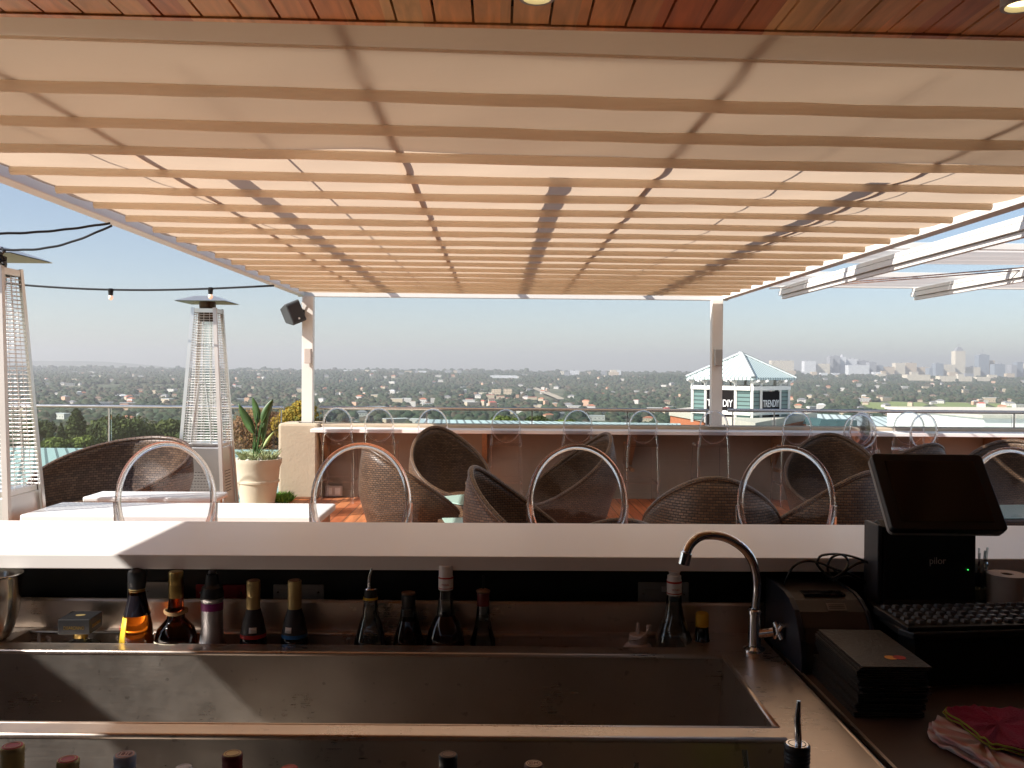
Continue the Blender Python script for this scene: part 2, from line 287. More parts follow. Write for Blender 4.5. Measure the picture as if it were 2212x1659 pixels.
# ---------------------------------------------------------------- mesh helpers
class MB:
    def __init__(s): s.v = []; s.f = []; s.uv = {}; s.mi = []; s.cur = 0
    def add(s, vs, fs, uvs=None):
        o = len(s.v); s.v += [tuple(v) for v in vs]
        for k, f in enumerate(fs):
            s.f.append(tuple(i+o for i in f)); s.mi.append(s.cur)
            if uvs is not None: s.uv[len(s.f)-1] = uvs[k]
        return s
    def box(s, x0, x1, y0, y1, z0, z1, M=None, tx=1.0):
        vs = [Vector(p) for p in ((x0,y0,z0),(x1,y0,z0),(x1,y1,z0),(x0,y1,z0),(x0,y0,z1),(x1,y0,z1),(x1,y1,z1),(x0,y1,z1))]
        dx, dy, dz = x1-x0, y1-y0, z1-z0
        if M is not None: vs = [M @ v for v in vs]
        fs = [(0,3,2,1),(4,5,6,7),(0,1,5,4),(1,2,6,5),(2,3,7,6),(3,0,4,7)]
        def q(a, b): return [(0,0),(a,0),(a,b),(0,b)]
        return s.add(vs, fs, [[(0,0),(0,dy),(dx,dy),(dx,0)], q(dx,dy), q(dx,dz), q(dy,dz), q(dx,dz), q(dy,dz)])
    def bar(s, p0, p1, w, d=None, up=(0,0,1)):
        p0, p1 = Vector(p0), Vector(p1); d = d or w; a = (p1-p0).normalized(); u = Vector(up)
        if abs(a.dot(u)) > .95: u = Vector((0,1,0))
        sd = a.cross(u).normalized(); u = sd.cross(a)
        vs = []
        for p in (p0, p1):
            for i, j in ((-1,-1),(1,-1),(1,1),(-1,1)): vs.append(p+sd*i*w/2+u*j*d/2)
        l = (p1-p0).length
        fs = [(3,2,1,0),(4,5,6,7),(0,1,5,4),(1,2,6,5),(2,3,7,6),(3,0,4,7)]
        uv = [[(0,0)]*4]*2+[[(0,0),(w,0),(w,l),(0,l)]]*4
        return s.add(vs, fs, uv)
    def tube(s, pts, r, n=10, closed=False, flat=1.0, cap=True):
        pts = [Vector(p) for p in pts]; N_ = len(pts); vs = []
        prev = None
        for i, p in enumerate(pts):
            a = pts[(i+1) % N_] if (closed or i < N_-1) else p; b_ = pts[i-1] if (closed or i > 0) else p
            t = (a-b_).normalized()
            if prev is None:
                u = Vector((0,0,1)) if abs(t.z) < .9 else Vector((0,1,0)); u = (u-t*u.dot(t)).normalized()
            else: u = (prev-t*prev.dot(t)).normalized()
            prev = u; w_ = t.cross(u); rr = r[i] if hasattr(r, '__len__') else r
            for k in range(n):
                an = 2*math.pi*k/n; vs.append(p+u*math.cos(an)*rr+w_*math.sin(an)*rr*flat)
        fs = []; 
        for i in range(N_ if closed else N_-1):
            j = (i+1) % N_
            for k in range(n): fs.append((i*n+k, i*n+(k+1)%n, j*n+(k+1)%n, j*n+k))
        if cap and not closed: fs.append(tuple(range(n-1,-1,-1))); fs.append(tuple((N_-1)*n+k for k in range(n)))
        return s.add(vs, fs)
    def lathe(s, prof, c=(0,0,0), n=24, sy=1.0, cap=True):
        c = Vector(c); vs = []; 
        for r_, z in prof:
            for k in range(n): a = 2*math.pi*k/n; vs.append(c+Vector((r_*math.cos(a), r_*math.sin(a)*sy, z)))
        fs = [(i*n+k, i*n+(k+1)%n, (i+1)*n+(k+1)%n, (i+1)*n+k) for i in range(len(prof)-1) for k in range(n)]
        if cap: fs.append(tuple(range(n-1,-1,-1))); fs.append(tuple((len(prof)-1)*n+k for k in range(n)))
        return s.add(vs, fs)
    def prism(s, poly, x0, x1, M=None):           # poly in (y,z), extruded along x
        n = len(poly); vs = [Vector((x0,y,z)) for y, z in poly]+[Vector((x1,y,z)) for y, z in poly]
        if M is not None: vs = [M @ v for v in vs]
        fs = [tuple(range(n-1,-1,-1)), tuple(range(n,2*n))]+[(i,(i+1)%n,n+(i+1)%n,n+i) for i in range(n)]
        return s.add(vs, fs)
    def slab(s, poly, z0, z1):                     # poly in (x,y)
        n = len(poly); vs = [(x,y,z0) for x, y in poly]+[(x,y,z1) for x, y in poly]
        return s.add(vs, [tuple(range(n-1,-1,-1)), tuple(range(n,2*n))]+[(i,(i+1)%n,n+(i+1)%n,n+i) for i in range(n)])
    def build(s, name, mat, parent=None, world=False, smooth=False, bevel=0, solid=0, tint=None, loc=None):
        me = bpy.data.meshes.new(name); off = Vector((0,0,0))
        if world and parent is not None:
            p = parent
            while p is not None: off += p.location; p = p.parent
        if loc is not None: off += Vector(loc)
        me.from_pydata([tuple(Vector(v)-off) for v in s.v], [], s.f)
        for mm in (mat if isinstance(mat, (list, tuple)) else [mat]): me.materials.append(MATS[mm])
        if isinstance(mat, (list, tuple)): me.polygons.foreach_set('material_index', s.mi)
        if s.uv:
            ul = me.uv_layers.new(name='UVMap')
            for k, uvs in s.uv.items():
                for li, c in zip(me.polygons[k].loop_indices, uvs): ul.data[li].uv = c
        if tint is not None:
            a = me.attributes.new('tint', 'FLOAT', 'POINT'); a.data.foreach_set('value', np.asarray(tint, dtype=np.float32))
        if smooth: me.polygons.foreach_set('use_smooth', [True]*len(me.polygons))
        me.update()
        o = bpy.data.objects.new(name, me); COL.objects.link(o); o.parent = parent
        if loc is not None: o.location = loc
        if smooth and smooth != 'all':
            try:
                me.set_sharp_from_angle(angle=R(40))
            except Exception: pass
        if solid: sm = o.modifiers.new('solid', 'SOLIDIFY'); sm.thickness = solid; sm.offset = 0
        if bevel: bm_ = o.modifiers.new('bevel', 'BEVEL'); bm_.width = bevel; bm_.segments = 2; bm_.limit_method = 'ANGLE'
        return o
def tag(o, label, cat, group=None):
    o['label'] = label; o['category'] = cat
    if group: o['group'] = group
    return o
def thing(name, label, cat, loc=(0,0,0), rz=0, group=None):
    o = bpy.data.objects.new(name, None); COL.objects.link(o); o.location = loc; o.rotation_euler = (0,0,rz); o.empty_display_size = .1
    return tag(o, label, cat, group)
def struct(o): o['kind'] = 'structure'; return o
def stuff(o): o['kind'] = 'stuff'; return o
def dup(root, loc=None, rz=None, label=None, scale=None):
    def cp(o, par):
        c = o.copy(); COL.objects.link(c); c.parent = par
        for ch in list(o.children): cp(ch, c)
        return c
    kids = list(root.children); r_ = root.copy(); COL.objects.link(r_)
    for ch in kids: cp(ch, r_)
    if loc is not None: r_.location = loc
    if rz is not None: r_.rotation_euler = (0,0,rz)
    if label: r_['label'] = label
    if scale: r_.scale = (scale,)*3
    return r_
def text(name, body, size, mat, parent, loc, rot, ext=.0006, sx=1.0, align='CENTER', bold=0):
    cu = bpy.data.curves.new(name, 'FONT'); cu.body = body; cu.size = size; cu.extrude = ext; cu.offset = size*bold; cu.align_x = align; cu.align_y = 'CENTER'
    cu.materials.append(MATS[mat]); o = bpy.data.objects.new(name, cu); COL.objects.link(o); o.scale = (sx,1,1)
    me = bpy.data.meshes.new_from_object(o); bpy.data.objects.remove(o); me.name = name
    o = bpy.data.objects.new(name, me); COL.objects.link(o); o.parent = parent; o.location = loc; o.rotation_euler = rot; o.scale = (sx,1,1)
    return o
# ================================================================ the land
prof_d = np.array([0,30,150,400,900,1400,2500,3700,5000,6200,7200,9000,12000,16000], float)
prof_z = np.array([-15,-16,-22,-40,-58,-62,-64,-50,-27,-12,-28,-45,-40,-60], float)
def gz(x, y):
    x = np.asarray(x, float); y = np.asarray(y, float)
    z = np.interp(y, prof_d, prof_z)
    a = x/np.maximum(y, 1)
    z += 7*np.sin(x*.0021+y*.0011+1)*np.sin(y*.0017+2)*np.clip((y-1200)/1500, 0, 1)
    z += 22*np.exp(-((a-.19)/.05)**2)*np.exp(-((y-4300)/900)**2)
    z += 9*np.clip((a-.1)/.3, 0, 1)*np.exp(-((y-6200)/900)**2)
    z += 150*np.clip((-.33-a)/.12, 0, 1)**.7*np.exp(-((y-12500)/1500)**2)*(y > 7500)
    return z
def make_ground():
    nd, na = 150, 120
    ds = np.concatenate([[-60, 0], np.geomspace(25, 16000, nd-2)]); an = np.linspace(-1.35, 1.35, na)
    vs = []
    for d in ds:
        for t in an:
            x = math.tan(t*.93)*max(abs(d), 60) if d < 25 else math.tan(t*.93)*d
            vs.append((x, d, float(gz(x, max(d, 0)))))
    m_ = MB(); m_.add(vs, [(i*na+k, i*na+k+1, (i+1)*na+k+1, (i+1)*na+k) for i in range(nd-1) for k in range(na-1)])
    return struct(m_.build('terrain', 'terrain', smooth='all'))
make_ground()
# meadows among the trees
meadows = [(1884,1923,871,884),(1950,1990,870,881),(2040,2086,870,885),(2100,2122,876,882),(2172,2215,874,887),(2440,2500,872,888),(1150,1200,845,862)]
fields = []
def field(poly, mat, nme, up=.5):
    m_ = MB(); vs = []
    cx_ = sum(p[0] for p in poly)/len(poly); cy_ = sum(p[1] for p in poly)/len(poly)
    n = 24; ring = []
    for k in range(len(poly)):
        a, b = poly[k], poly[(k+1) % len(poly)]
        for t in range(6): ring.append((a[0]+(b[0]-a[0])*t/6, a[1]+(b[1]-a[1])*t/6))
    vs = [(cx_, cy_, float(gz(cx_, cy_))+up)]
    for rr in (.33,.66,1):
        for p in ring: x = cx_+(p[0]-cx_)*rr; y = cy_+(p[1]-cy_)*rr; vs.append((x, y, float(gz(x, y))+up))
    nr = len(ring); fs = [(0, 1+k, 1+(k+1) % nr) for k in range(nr)]
    for q in range(2): fs += [(1+q*nr+k, 1+(q+1)*nr+k, 1+(q+1)*nr+(k+1) % nr, 1+q*nr+(k+1) % nr) for k in range(nr)]
    m_.add(vs, fs); o = m_.build(nme, mat); fields.append(poly); return o
for (x0,x1,y0,y1) in meadows[:6]:
    far = PZ((x0+x1)/2, y0, -60).y; near = PZ((x0+x1)/2, y1, -60).y
    far = min(far, 2000); near = max(near, 1250)
    pl = [(P(x0-4,y1,near).x, near),(P(x1,y1,near).x, near-60),(P(x1+3,y0,far).x, far),(P(x0,y0,far).x, far+80)]
    struct(field(pl, 'meadow', 'meadow', 1.0))
# pale road cut climbing the slope
pl = [(P(1205,862,1900).x,1900),(P(1222,862,1900).x,1900),(P(1178,842,2900).x,2900),(P(1158,836,3300).x,3300),(P(1150,838,3200).x,3200),(P(1165,846,2700).x,2700)]
rd = struct(field(pl, 'tan_road', 'road', 6.0))
# ---------------------------------------------------------------- houses in the valley
def house_mesh(wm, rm, sx, sy, h, flat=False):
    m_ = MB(); m_.box(-sx/2, sx/2, -sy/2, sy/2, -4, h); m_.cur = 1
    if flat: m_.box(-sx/2-.4, sx/2+.4, -sy/2-.4, sy/2+.4, h, h+.5)
    else:
        e = .6; r = h+sy*.28; a, b = sx/2+e, sy/2+e; l = max(0.5, a-b)
        m_.add([(-a,-b,h),(a,-b,h),(a,b,h),(-a,b,h),(-l,0,r),(l,0,r)], [(0,1,5,4),(1,2,5),(2,3,4,5),(3,0,4),(3,2,1,0)])
    m_.cur = 2
    for k in range(4):
        x = -sx/2+sx*(k+.5)/4; m_.box(x-.8, x+.8, -sy/2-.06, -sy/2, 1, 2.4)
    o = m_.build('house', [wm, rm, 'dark_louvre']); return o
protos = []
specs = [('wall_white','roof_grey',18,11,5,0,'grey roofed white house',''),
 ('wall_cream','roof_terracotta',20,12,5,0,'terracotta roofed cream house',''),
 ('wall_white','roof_silver',26,12,6,1,'flat roofed white block',''),
 ('wall_peach','roof_terracotta',22,12,7,0,'peach townhouse block',''),
 ('wall_cream','roof_brown',17,11,5,0,'brown roofed cream house',''),
 ('wall_white','roof_terracotta',16,10,7,0,'two storey red roofed house',''),
 ('wall_cream','roof_silver',32,14,9,1,'cream apartment block','')]
for s_ in specs: protos.append(house_mesh(*s_[:5], bool(s_[5])))
used = [False]*len(protos)
houses = []       # x, y, halfwidth
def place_house(k, x, y, rz, sc_, label, group):
    o = protos[k] if not used[k] else protos[k].copy()
    if used[k]: COL.objects.link(o)
    used[k] = True
    o.location = (x, y, float(gz(x, y))+2.0*sc_); o.rotation_euler = (0,0,rz); o.scale = (sc_, sc_, sc_)
    tag(o, label, 'house', group); houses.append((x, y, specs[k][2]*sc_*.5))
zones = [(-.7,-.45,'left past the heaters'),(-.45,-.30,'behind the heater'),(-.30,-.18,'by the left post'),(-.18,-.06,'over the tilted chair'),(-.06,.06,'over the middle stool'),(.06,.2,'left of lantern tower'),(.2,.36,'behind lantern tower'),(.36,.48,'below skyline towers'),(.48,.8,'at the far right')]
bands = [(0,1400,'nearest the rail'),(1400,2000,'low in the valley'),(2000,2800,'mid valley'),(2800,3800,'on far slope'),(3800,9e9,'near the horizon')]
hh = 0; tries = 0
while hh < 285 and tries < 6000:
    tries += 1
    d = math.exp(random.uniform(math.log(950), math.log(5600))); a = random.uniform(-.6, .64)
    x = a*d
    if any(abs(x-q[0]) < 24 and abs(d-q[1]) < 50 for q in houses): continue
    k = random.choices(range(7), [5,2,4,1,3.5,1.2,1.5])[0]
    zn = next(z[2] for z in zones if z[0] <= a < z[1]); bd = next(b[2] for b in bands if b[0] <= d < b[1])
    sf = random.uniform(.6,1.25); sz = 'small' if sf < .82 else ('large' if sf > 1.05 else 'plain')
    place_house(k, x, d, random.uniform(-.7,.7), (.60 + d/8500)*sf, sz+' '+specs[k][6]+' '+bd+', '+zn, 'houses scattered in the valley: '+specs[k][6])
    hh += 1
def tell_apart(objs):
    by = {}
    for o in objs: by.setdefault(o['label'], []).append(o)
    nth = ['first','second','third','fourth','fifth','sixth','seventh','eighth','ninth']
    for lb, os_ in by.items():
        if len(os_) > 1:
            os_.sort(key=lambda o: o.location.x/o.location.y)
            for i, o in enumerate(os_): o['label'] = lb+', '+(('left' if i == 0 else 'right')+' one' if len(os_) == 2 else nth[i]+' from left')
tell_apart([o for o in bpy.data.objects if o.name.startswith('house') and 'label' in o])
# larger landmarks in the valley, each from its place in the land
def block(nme, px0, px1, py0, py1, D, mat, label, cat='building', depth=None, rz=0, roof=None, group=None):
    a = P(px0, py0, D); b = P(px1, py1, D); wd = b.x-a.x; dp = depth or wd*.5
    gzv = float(gz((a.x+b.x)/2, D)); h = a.z-gzv
    t = MB(); t.box(-wd/2, wd/2, 0, dp, -6, h)
    o = t.build(nme, mat); o.location = ((a.x+b.x)/2, D, gzv); o.rotation_euler = (0,0,rz); tag(o, label, cat, group); houses.append(((a.x+b.x)/2, D, wd/2))
    if roof:
        r_ = MB(); r_.box(-wd/2*.96, wd/2*.96, dp*.04, dp*.96, h, h+1.2*D/3000); r_.build('roof', roof, o)
    return o
block('long_building', 1058, 1118, 811.5, 818, 4700, 'facade_white', 'long low white building just under the horizon, centre', roof='roof_silver')
block('brick_building', 1062, 1082, 841, 858, 2500, 'facade_tan', 'tan brick hospital like block, left one of the pair beside the road cut')
block('brick_building', 1088, 1106, 840, 861, 2450, 'facade_tan', 'tan brick block with tall wings, right one of the pair beside the road cut')
block('brick_building', 1030, 1064, 848, 858, 2480, 'facade_cream', 'long sandy low wing to the left of the brick blocks')
for q,(a,b,c,d) in enumerate([(1050,1068,851,859),(1072,1090,854,861),(1092,1112,858,866),(1118,1136,861,867),(1140,1160,856,863),(1030,1044,866,872),(1005,1022,860,867)]):
    block('red_roofed_house', a, b, c+2, d, 2100-q*12, 'wall_cream', ['first','second','third','fourth','fifth','sixth','seventh'][q]+' red roofed house in the cluster below the brick blocks', 'house', roof='roof_red', group='red roofed houses below the brick blocks')
for q,(a,b,c,d) in enumerate([(205,232,847,853),(236,262,845,851),(330,352,844,851),(355,392,843,850),(398,418,846,853),(300,322,849,855)]):
    block('townhouse_block', a, b, c, d, 3000+q*25, ['facade_cream','facade_tan'][q > 1], ['cream','sandy','peach','long peach','small peach','low peach'][q]+' townhouse block on the left slope, seen near the first bulb string heater', group='townhouses on the left slope')
for q,(a,b,c,d) in enumerate([(2030,2066,812,823),(2070,2100,813,820),(1960,2010,809,816),(2110,2140,814,822)]):
    block('apartment_block', a, b, c, d, 4600+q*60, 'facade_cream', ['wide','plain','long','small'][q]+' yellow cream apartment block below the tall tower, right side', group='cream apartment blocks below the towers')
# ---------------------------------------------------------------- city skyline
def zx(a): return (2264+a/2.212)/1.4756
def zy(a): return (1000+a/2.212)/1.4756
towers = [(432,590,330,390,'facade_cream','broad cream apartment block with arched bays, leftmost on the skyline'),
 (665,745,333,385,'facade_white','pale office block just right of the broad cream block'),
 (745,845,352,392,'facade_cream','low cream terrace block before the twin towers'),
 (842,866,300,396,'facade_grey','slim grey tower, left of the twin towers'),
 (868,915,297,402,'facade_grey','taller grey twin tower with ribbed front'),
 (915,958,303,390,'facade_white','white tower with small domed top beside the twin towers'),
 (960,1035,318,390,'facade_white','stepped white tower block in the middle of the left cluster'),
 (1037,1118,331,402,'facade_grey','broad grey block behind the low white terraces'),
 (975,1122,362,412,'facade_white','low white terraced block in front of the left cluster'),
 (1122,1172,342,416,'facade_grey','square grey tower at the right end of the left cluster'),
 (1174,1220,364,412,'facade_glass','small glass office next to the square grey tower'),
 (1222,1300,374,402,'facade_tan','low tan block between the two skyline clusters'),
 (1307,1375,347,392,'facade_cream','cream block with flat top between the clusters'),
 (1378,1455,346,388,'facade_tan','pinkish tan block between the clusters'),
 (1457,1545,377,402,'facade_tan','long low tan block left of the blue offices'),
 (1590,1645,350,402,'facade_glass','blue glass office left of the tall cream tower'),
 (1545,1620,381,427,'facade_glass','lower dark blue office in front of the blue glass one'),
 (1632,1728,358,412,'facade_cream','low cream wing at the foot of the tall tower'),
 (1730,1798,262,408,'facade_cream','tallest tower, cream with crown and mast'),
 (1800,1905,376,412,'facade_cream','long low cream hall right of the tall tower'),
 (1895,1967,290,385,'facade_glass','dark glass tower with a mast behind the tan block'),
 (1907,2005,329,414,'facade_tan','bulky tan block with square top'),
 (2006,2078,355,412,'facade_glass','dark blue office right of the tan block'),
 (2125,2163,362,412,'facade_grey','grey block near the right edge'),
 (2166,2206,340,412,'facade_glass','blue glass tower at the right edge'),
 (2230,2290,352,412,'facade_cream','cream block beyond the right edge tower')]
for q,(a,b,c,d,mt_,lb) in enumerate(towers):
    o = block('office_tower', zx(a), zx(b), zy(c), zy(d), 6150+(q*37) % 260, mt_, lb+' of the city skyline' if 'skyline' not in lb else lb, 'building', depth=60, group='office and apartment towers on the skyline')
    wd = P(zx(b),800,6150).x-P(zx(a),800,6150).x; h = max(v.co.z for v in o.data.vertices)
    r_ = MB()
    if q == 18:
        r_.box(-wd*.36,wd*.36,8,44,h,h+16); r_.box(-wd*.2,wd*.2,14,38,h+16,h+27); r_.bar((0,26,h+27),(0,26,h+52),3)
    elif q == 20: r_.box(-wd*.3,wd*.3,10,40,h,h+8); r_.bar((0,20,h+8),(0,20,h+46),2.5)
    elif q == 5: r_.lathe([(wd*.3,h),(wd*.26,h+6),(wd*.12,h+12),(1,h+20)], (0,26,0), 12)
    else:
        for j in range(3): x = wd*(random.uniform(-.35,.3)); r_.box(x, x+wd*.14, 12+j*12, 22+j*12, h, h+random.uniform(4,9))
    r_.build('roof_plant', 'facade_grey', o, smooth=False)
# tiny city blocks strung along the horizon
for q in range(58):
    px = random.choice([random.uniform(735,1000), random.uniform(1200,1330), random.uniform(1900,2260), random.uniform(1640,1900), random.uniform(520,640)])
    wpx = random.uniform(5, 22); right = px > 1300; D = random.uniform(5600, 6000) if right else random.uniform(5900,6100)
    hue = random.choice(['white','cream','tan','grey']); top = random.uniform(796, 803)+(px-1075)*.006 if right else random.uniform(799,803)
    block('distant_block', px, px+wpx, top, top+8, D, 'facade_'+hue,
      hue+' '+('narrow' if wpx < 9 else 'wide' if wpx > 16 else 'plain')+(' tall' if top < 798 else ' low')+' block on the horizon '+('among the right hand skyline' if px > 1900 else 'before the skyline towers' if px > 1600 else 'just left of the tower with signs' if px > 1150 else 'above the middle of the valley' if px > 700 else 'behind the left canopy post'), depth=30,
      group='small pale blocks on the horizon')
tell_apart([o for o in bpy.data.objects if o.name.startswith('distant_block')])
# ---------------------------------------------------------------- tree cover as stuff
def ico(sub):
    t = (1+5**.5)/2
    v = [Vector(p).normalized() for p in ((-1,t,0),(1,t,0),(-1,-t,0),(1,-t,0),(0,-1,t),(0,1,t),(0,-1,-t),(0,1,-t),(t,0,-1),(t,0,1),(-t,0,-1),(-t,0,1))]
    f = [(0,11,5),(0,5,1),(0,1,7),(0,7,10),(0,10,11),(1,5,9),(5,11,4),(11,10,2),(10,7,6),(7,1,8),(3,9,4),(3,4,2),(3,2,6),(3,6,8),(3,8,9),(4,9,5),(2,4,11),(6,2,10),(8,6,7),(9,8,1)]
    for _ in range(sub):
        c = {}; nf = []
        def mid(a, b):
            k = (min(a,b), max(a,b))
            if k not in c: v.append(((v[a]+v[b])/2).normalized()); c[k] = len(v)-1
            return c[k]
        for a, b, d in f:
            x, y, z = mid(a,b), mid(b,d), mid(d,a); nf += [(a,x,z),(b,y,x),(d,z,y),(x,y,z)]
        f = nf
    return np.array([tuple(p) for p in v]), np.array(f)
def house_mass(n, seed):
    g = np.random.default_rng(seed); m_ = MB()
    for _ in range(n):
        d = math.exp(g.uniform(math.log(1300), math.log(6100))); a = g.uniform(-.62,.68); x = a*d; z = float(gz(x,d))+5.5
        s_ = g.uniform(3.5,8)*(.8+d/9000); t_ = g.uniform(.4,.8)*s_; th = g.uniform(-.8,.8); c, s = math.cos(th), math.sin(th); h = g.uniform(2.5,5); r = h+(t_*.5 if g.random() < .6 else .6)
        def q(u,v,w_): return (x+u*c-v*s, d+u*s+v*c, z+w_)
        m_.cur = int(g.integers(0,3)); m_.add([q(-s_,-t_,-6),q(s_,-t_,-6),q(s_,t_,-6),q(-s_,t_,-6),q(-s_,-t_,h),q(s_,-t_,h),q(s_,t_,h),q(-s_,t_,h)],[(0,1,5,4),(1,2,6,5),(2,3,7,6),(3,0,4,7)])
        m_.cur = 3+int(g.choice(5,p=[.3,.2,.2,.2,.1])); m_.add([q(-s_,-t_,h),q(s_,-t_,h),q(s_,t_,h),q(-s_,t_,h),q(-s_*.5,0,r),q(s_*.5,0,r)],[(0,1,5,4),(1,2,5),(2,3,4,5),(3,0,4)])
        masses.append((x,d,s_))
    o = m_.build('distant_houses',['wall_white','wall_cream','wall_peach','roof_grey','roof_silver','roof_terracotta','roof_brown','roof_red']); stuff(o); tag(o,'countless further small houses speckled through the tree cover','houses')
masses = []; house_mass(130, 5)
H = np.array(houses+masses[:220])
def forest(name, N_, d0, d1, sub, mat, rk, r0, seed, a0=-.66, a1=.7, tall=1.0):
    g = np.random.default_rng(seed)
    d = np.exp(g.uniform(math.log(d0), math.log(d1), N_)); a = g.uniform(a0, a1, N_); x = a*d
    r = (r0+rk*d)*g.uniform(.55, 1.5, N_)
    keep = np.ones(N_, bool)
    ha, hd, hw = H[:,0]/H[:,1], H[:,1], H[:,2]
    for i in range(len(H)):
        vis = 90+hd[i]*.075
        keep &= ~((np.abs(a-ha[i])*d < hw[i]*.9+r*.55) & (d > hd[i]-vis) & (d < hd[i]+hw[i]+12))
    for pl in fields:
        xs = np.array([p[0]/p[1] for p in pl]); ys = [p[1] for p in pl]
        keep &= ~((a > xs.min()) & (a < xs.max()) & (d > min(ys)-130) & (d < max(ys)))
    # clearings that follow a slow pattern
    keep &= ~((np.sin(x*.013+d*.004)+np.sin(d*.009+x*.003) > 1.45) & (g.random(N_) < .7))
    d, x, r = d[keep], x[keep], r[keep]; n = len(d)
    z = gz(x, d)
    bv, bf = ico(sub); K = 10
    var = [bv*(1+g.uniform(-.28,.28,(len(bv),1))) for _ in range(K)]
    idx = g.integers(0, K, n); V = np.array(var)[idx]                 # n, nv, 3
    V = V*np.stack([r*g.uniform(.8,1.2,n), r*g.uniform(.8,1.2,n), r*g.uniform(.6,1.15,n)*tall], 1)[:,None,:]
    th = g.uniform(0, 6.28, n); c, s = np.cos(th)[:,None], np.sin(th)[:,None]
    X = V[:,:,0]*c-V[:,:,1]*s+x[:,None]; Y = V[:,:,0]*s+V[:,:,1]*c+d[:,None]; Z = V[:,:,2]+(z+r*.65*tall)[:,None]
    co = np.stack([X,Y,Z], 2).reshape(-1,3)
    F = (bf[None]+(np.arange(n)*len(bv))[:,None,None]).reshape(-1,3)
    me = bpy.data.meshes.new(name); me.vertices.add(len(co)); me.vertices.foreach_set('co', co.astype(np.float32).ravel())
    me.loops.add(len(F)*3); me.loops.foreach_set('vertex_index', F.astype(np.int32).ravel()); me.polygons.add(len(F))
    me.polygons.foreach_set('loop_start', np.arange(0, len(F)*3, 3, dtype=np.int32)); me.update(calc_edges=True)
    tint = np.clip(g.beta(1.3, 1.8, n)+.15*np.sin(x*.004+d*.002), 0, 1)
    at = me.attributes.new('tint', 'FLOAT', 'POINT'); at.data.foreach_set('value', np.repeat(tint, len(bv)).astype(np.float32))
    me.materials.append(MATS[mat]); o = bpy.data.objects.new(name, me); COL.objects.link(o); stuff(o)
    tag(o, {'near_woodland':'dark mixed woodland filling the near valley below the terrace','suburban_woodland':'hazy suburban tree cover rolling to the horizon','hillside_woodland':'fine textured tree cover on the far hillside under the skyline','distant_woodland':'pale wooded ridge beyond the suburbs at the horizon'}[name], 'woodland')
forest('near_woodland', 9000, 330, 1500, 1, 'far_foliage', .0012, 4.0, 11)
forest('suburban_woodland', 30000, 1150, 3200, 1, 'far_foliage', .0011, 3.2, 12)
forest('hillside_woodland', 42000, 3000, 6400, 0, 'far_foliage', .0011, 2.5, 14)
forest('distant_woodland', 3000, 6400, 9000, 0, 'far_foliage', .0024, 3.5, 13)
# ---------------------------------------------------------------- trees one can tell apart
def tree(name, label, px, py_top, D, wpx, hpx, mat, clumps=9, leaves=3500, ls=.35, seed=1, shape='broad', group=None, trunkmat='bark'):
    g = np.random.default_rng(seed); top = P(px, py_top, D); s = D/FPX; W = wpx*s; Hc = hpx*s
    gx, gy = top.x, top.y; zg = float(gz(gx, gy)); t = thing(name, label, 'tree', (gx, gy, zg), 0, group)
    tz = top.z-zg                                                       # height of the tree
    tr = MB(); tr.tube([(0,0,-.5),(W*.02,0,tz*.3),(-W*.01,0,tz-Hc*.75),(0,0,tz-Hc*.3)], [W*.045+.12, W*.04+.1, W*.03+.06, .03], 8)
    cl = []
    if shape == 'cone':
        for k in range(clumps):
            f = k/(clumps-1); cl.append((0,0,tz-Hc+Hc*f*.95, W*.5*(1-f)**.8+.15, Hc/clumps*.8))
    else:
        for k in range(clumps):
            an = g.uniform(0, 6.28); q = math.sqrt(g.random()); rr = g.uniform(.18,.30)*W
            px_, py_ = math.cos(an)*q*(W*.5-rr*.8), math.sin(an)*q*(W*.5-rr*.8)
            zz = tz-rr*.75-(q**2)*Hc*.45*g.uniform(.5,1)-g.uniform(0,.35)*(Hc-rr)*(k % 3 > 0)
            cl.append((px_, py_, zz, rr, rr*.7))
            tr.tube([(0,0,tz-Hc*.95+g.uniform(0,.2)*Hc),(px_*.5,py_*.5,(tz-Hc*.8+zz)/2),(px_,py_,zz)], [W*.02+.05, W*.012+.03, .02], 6)
    tr.build('trunk', trunkmat, t)
    n = leaves; ci = g.integers(0, len(cl), n); C = np.array(cl)[ci]
    v = g.normal(size=(n,3)); v /= np.linalg.norm(v, axis=1)[:,None]; rad = g.uniform(.55, 1.08, n)[:,None]
    pos = C[:,:3]+v*rad*C[:,[3,3,4]]
    nm = v+g.normal(size=(n,3))*.5; nm /= np.linalg.norm(nm, axis=1)[:,None]
    a = np.cross(nm, g.normal(size=(n,3))); a /= np.linalg.norm(a, axis=1)[:,None]; b = np.cross(nm, a)
    sz = ls*g.uniform(.6,1.4,n)[:,None]
    co = np.stack([pos-a*sz*.5, pos+b*sz*.35, pos+a*sz*.5, pos-b*sz*.35], 1).reshape(-1,3)
    m_ = MB(); m_.v = [tuple(q) for q in co]; m_.f = [(4*i,4*i+1,4*i+2,4*i+3) for i in range(n)]; m_.mi = [0]*n
    tint = np.clip(g.random(len(cl))[ci]*.6+g.uniform(0,.5,n), 0, 1)
    m_.build('crown', mat, t, tint=np.repeat(tint, 4)); return t
tree('spreading_tree', 'wide dense dark green tree behind the glass left of the pyramid heater', 262, 889, 150, 172, 84, 'evergreen_leaf', 22, 12000, .6, 3)
tree('spreading_tree', 'smaller grey green tree touching the heater, right of the wide tree', 362, 898, 155, 100, 62, 'evergreen_leaf', 10, 5000, .5, 4)
tree('conifer', 'tall ragged conifer left of the wide dark tree', 165, 880, 160, 74, 80, 'evergreen_leaf', 9, 5000, .5, 5, 'cone')
tree('conifer', 'small neat cypress low in front of the ragged conifer', 132, 916, 150, 22, 36, 'evergreen_leaf', 7, 1800, .35, 6, 'cone')
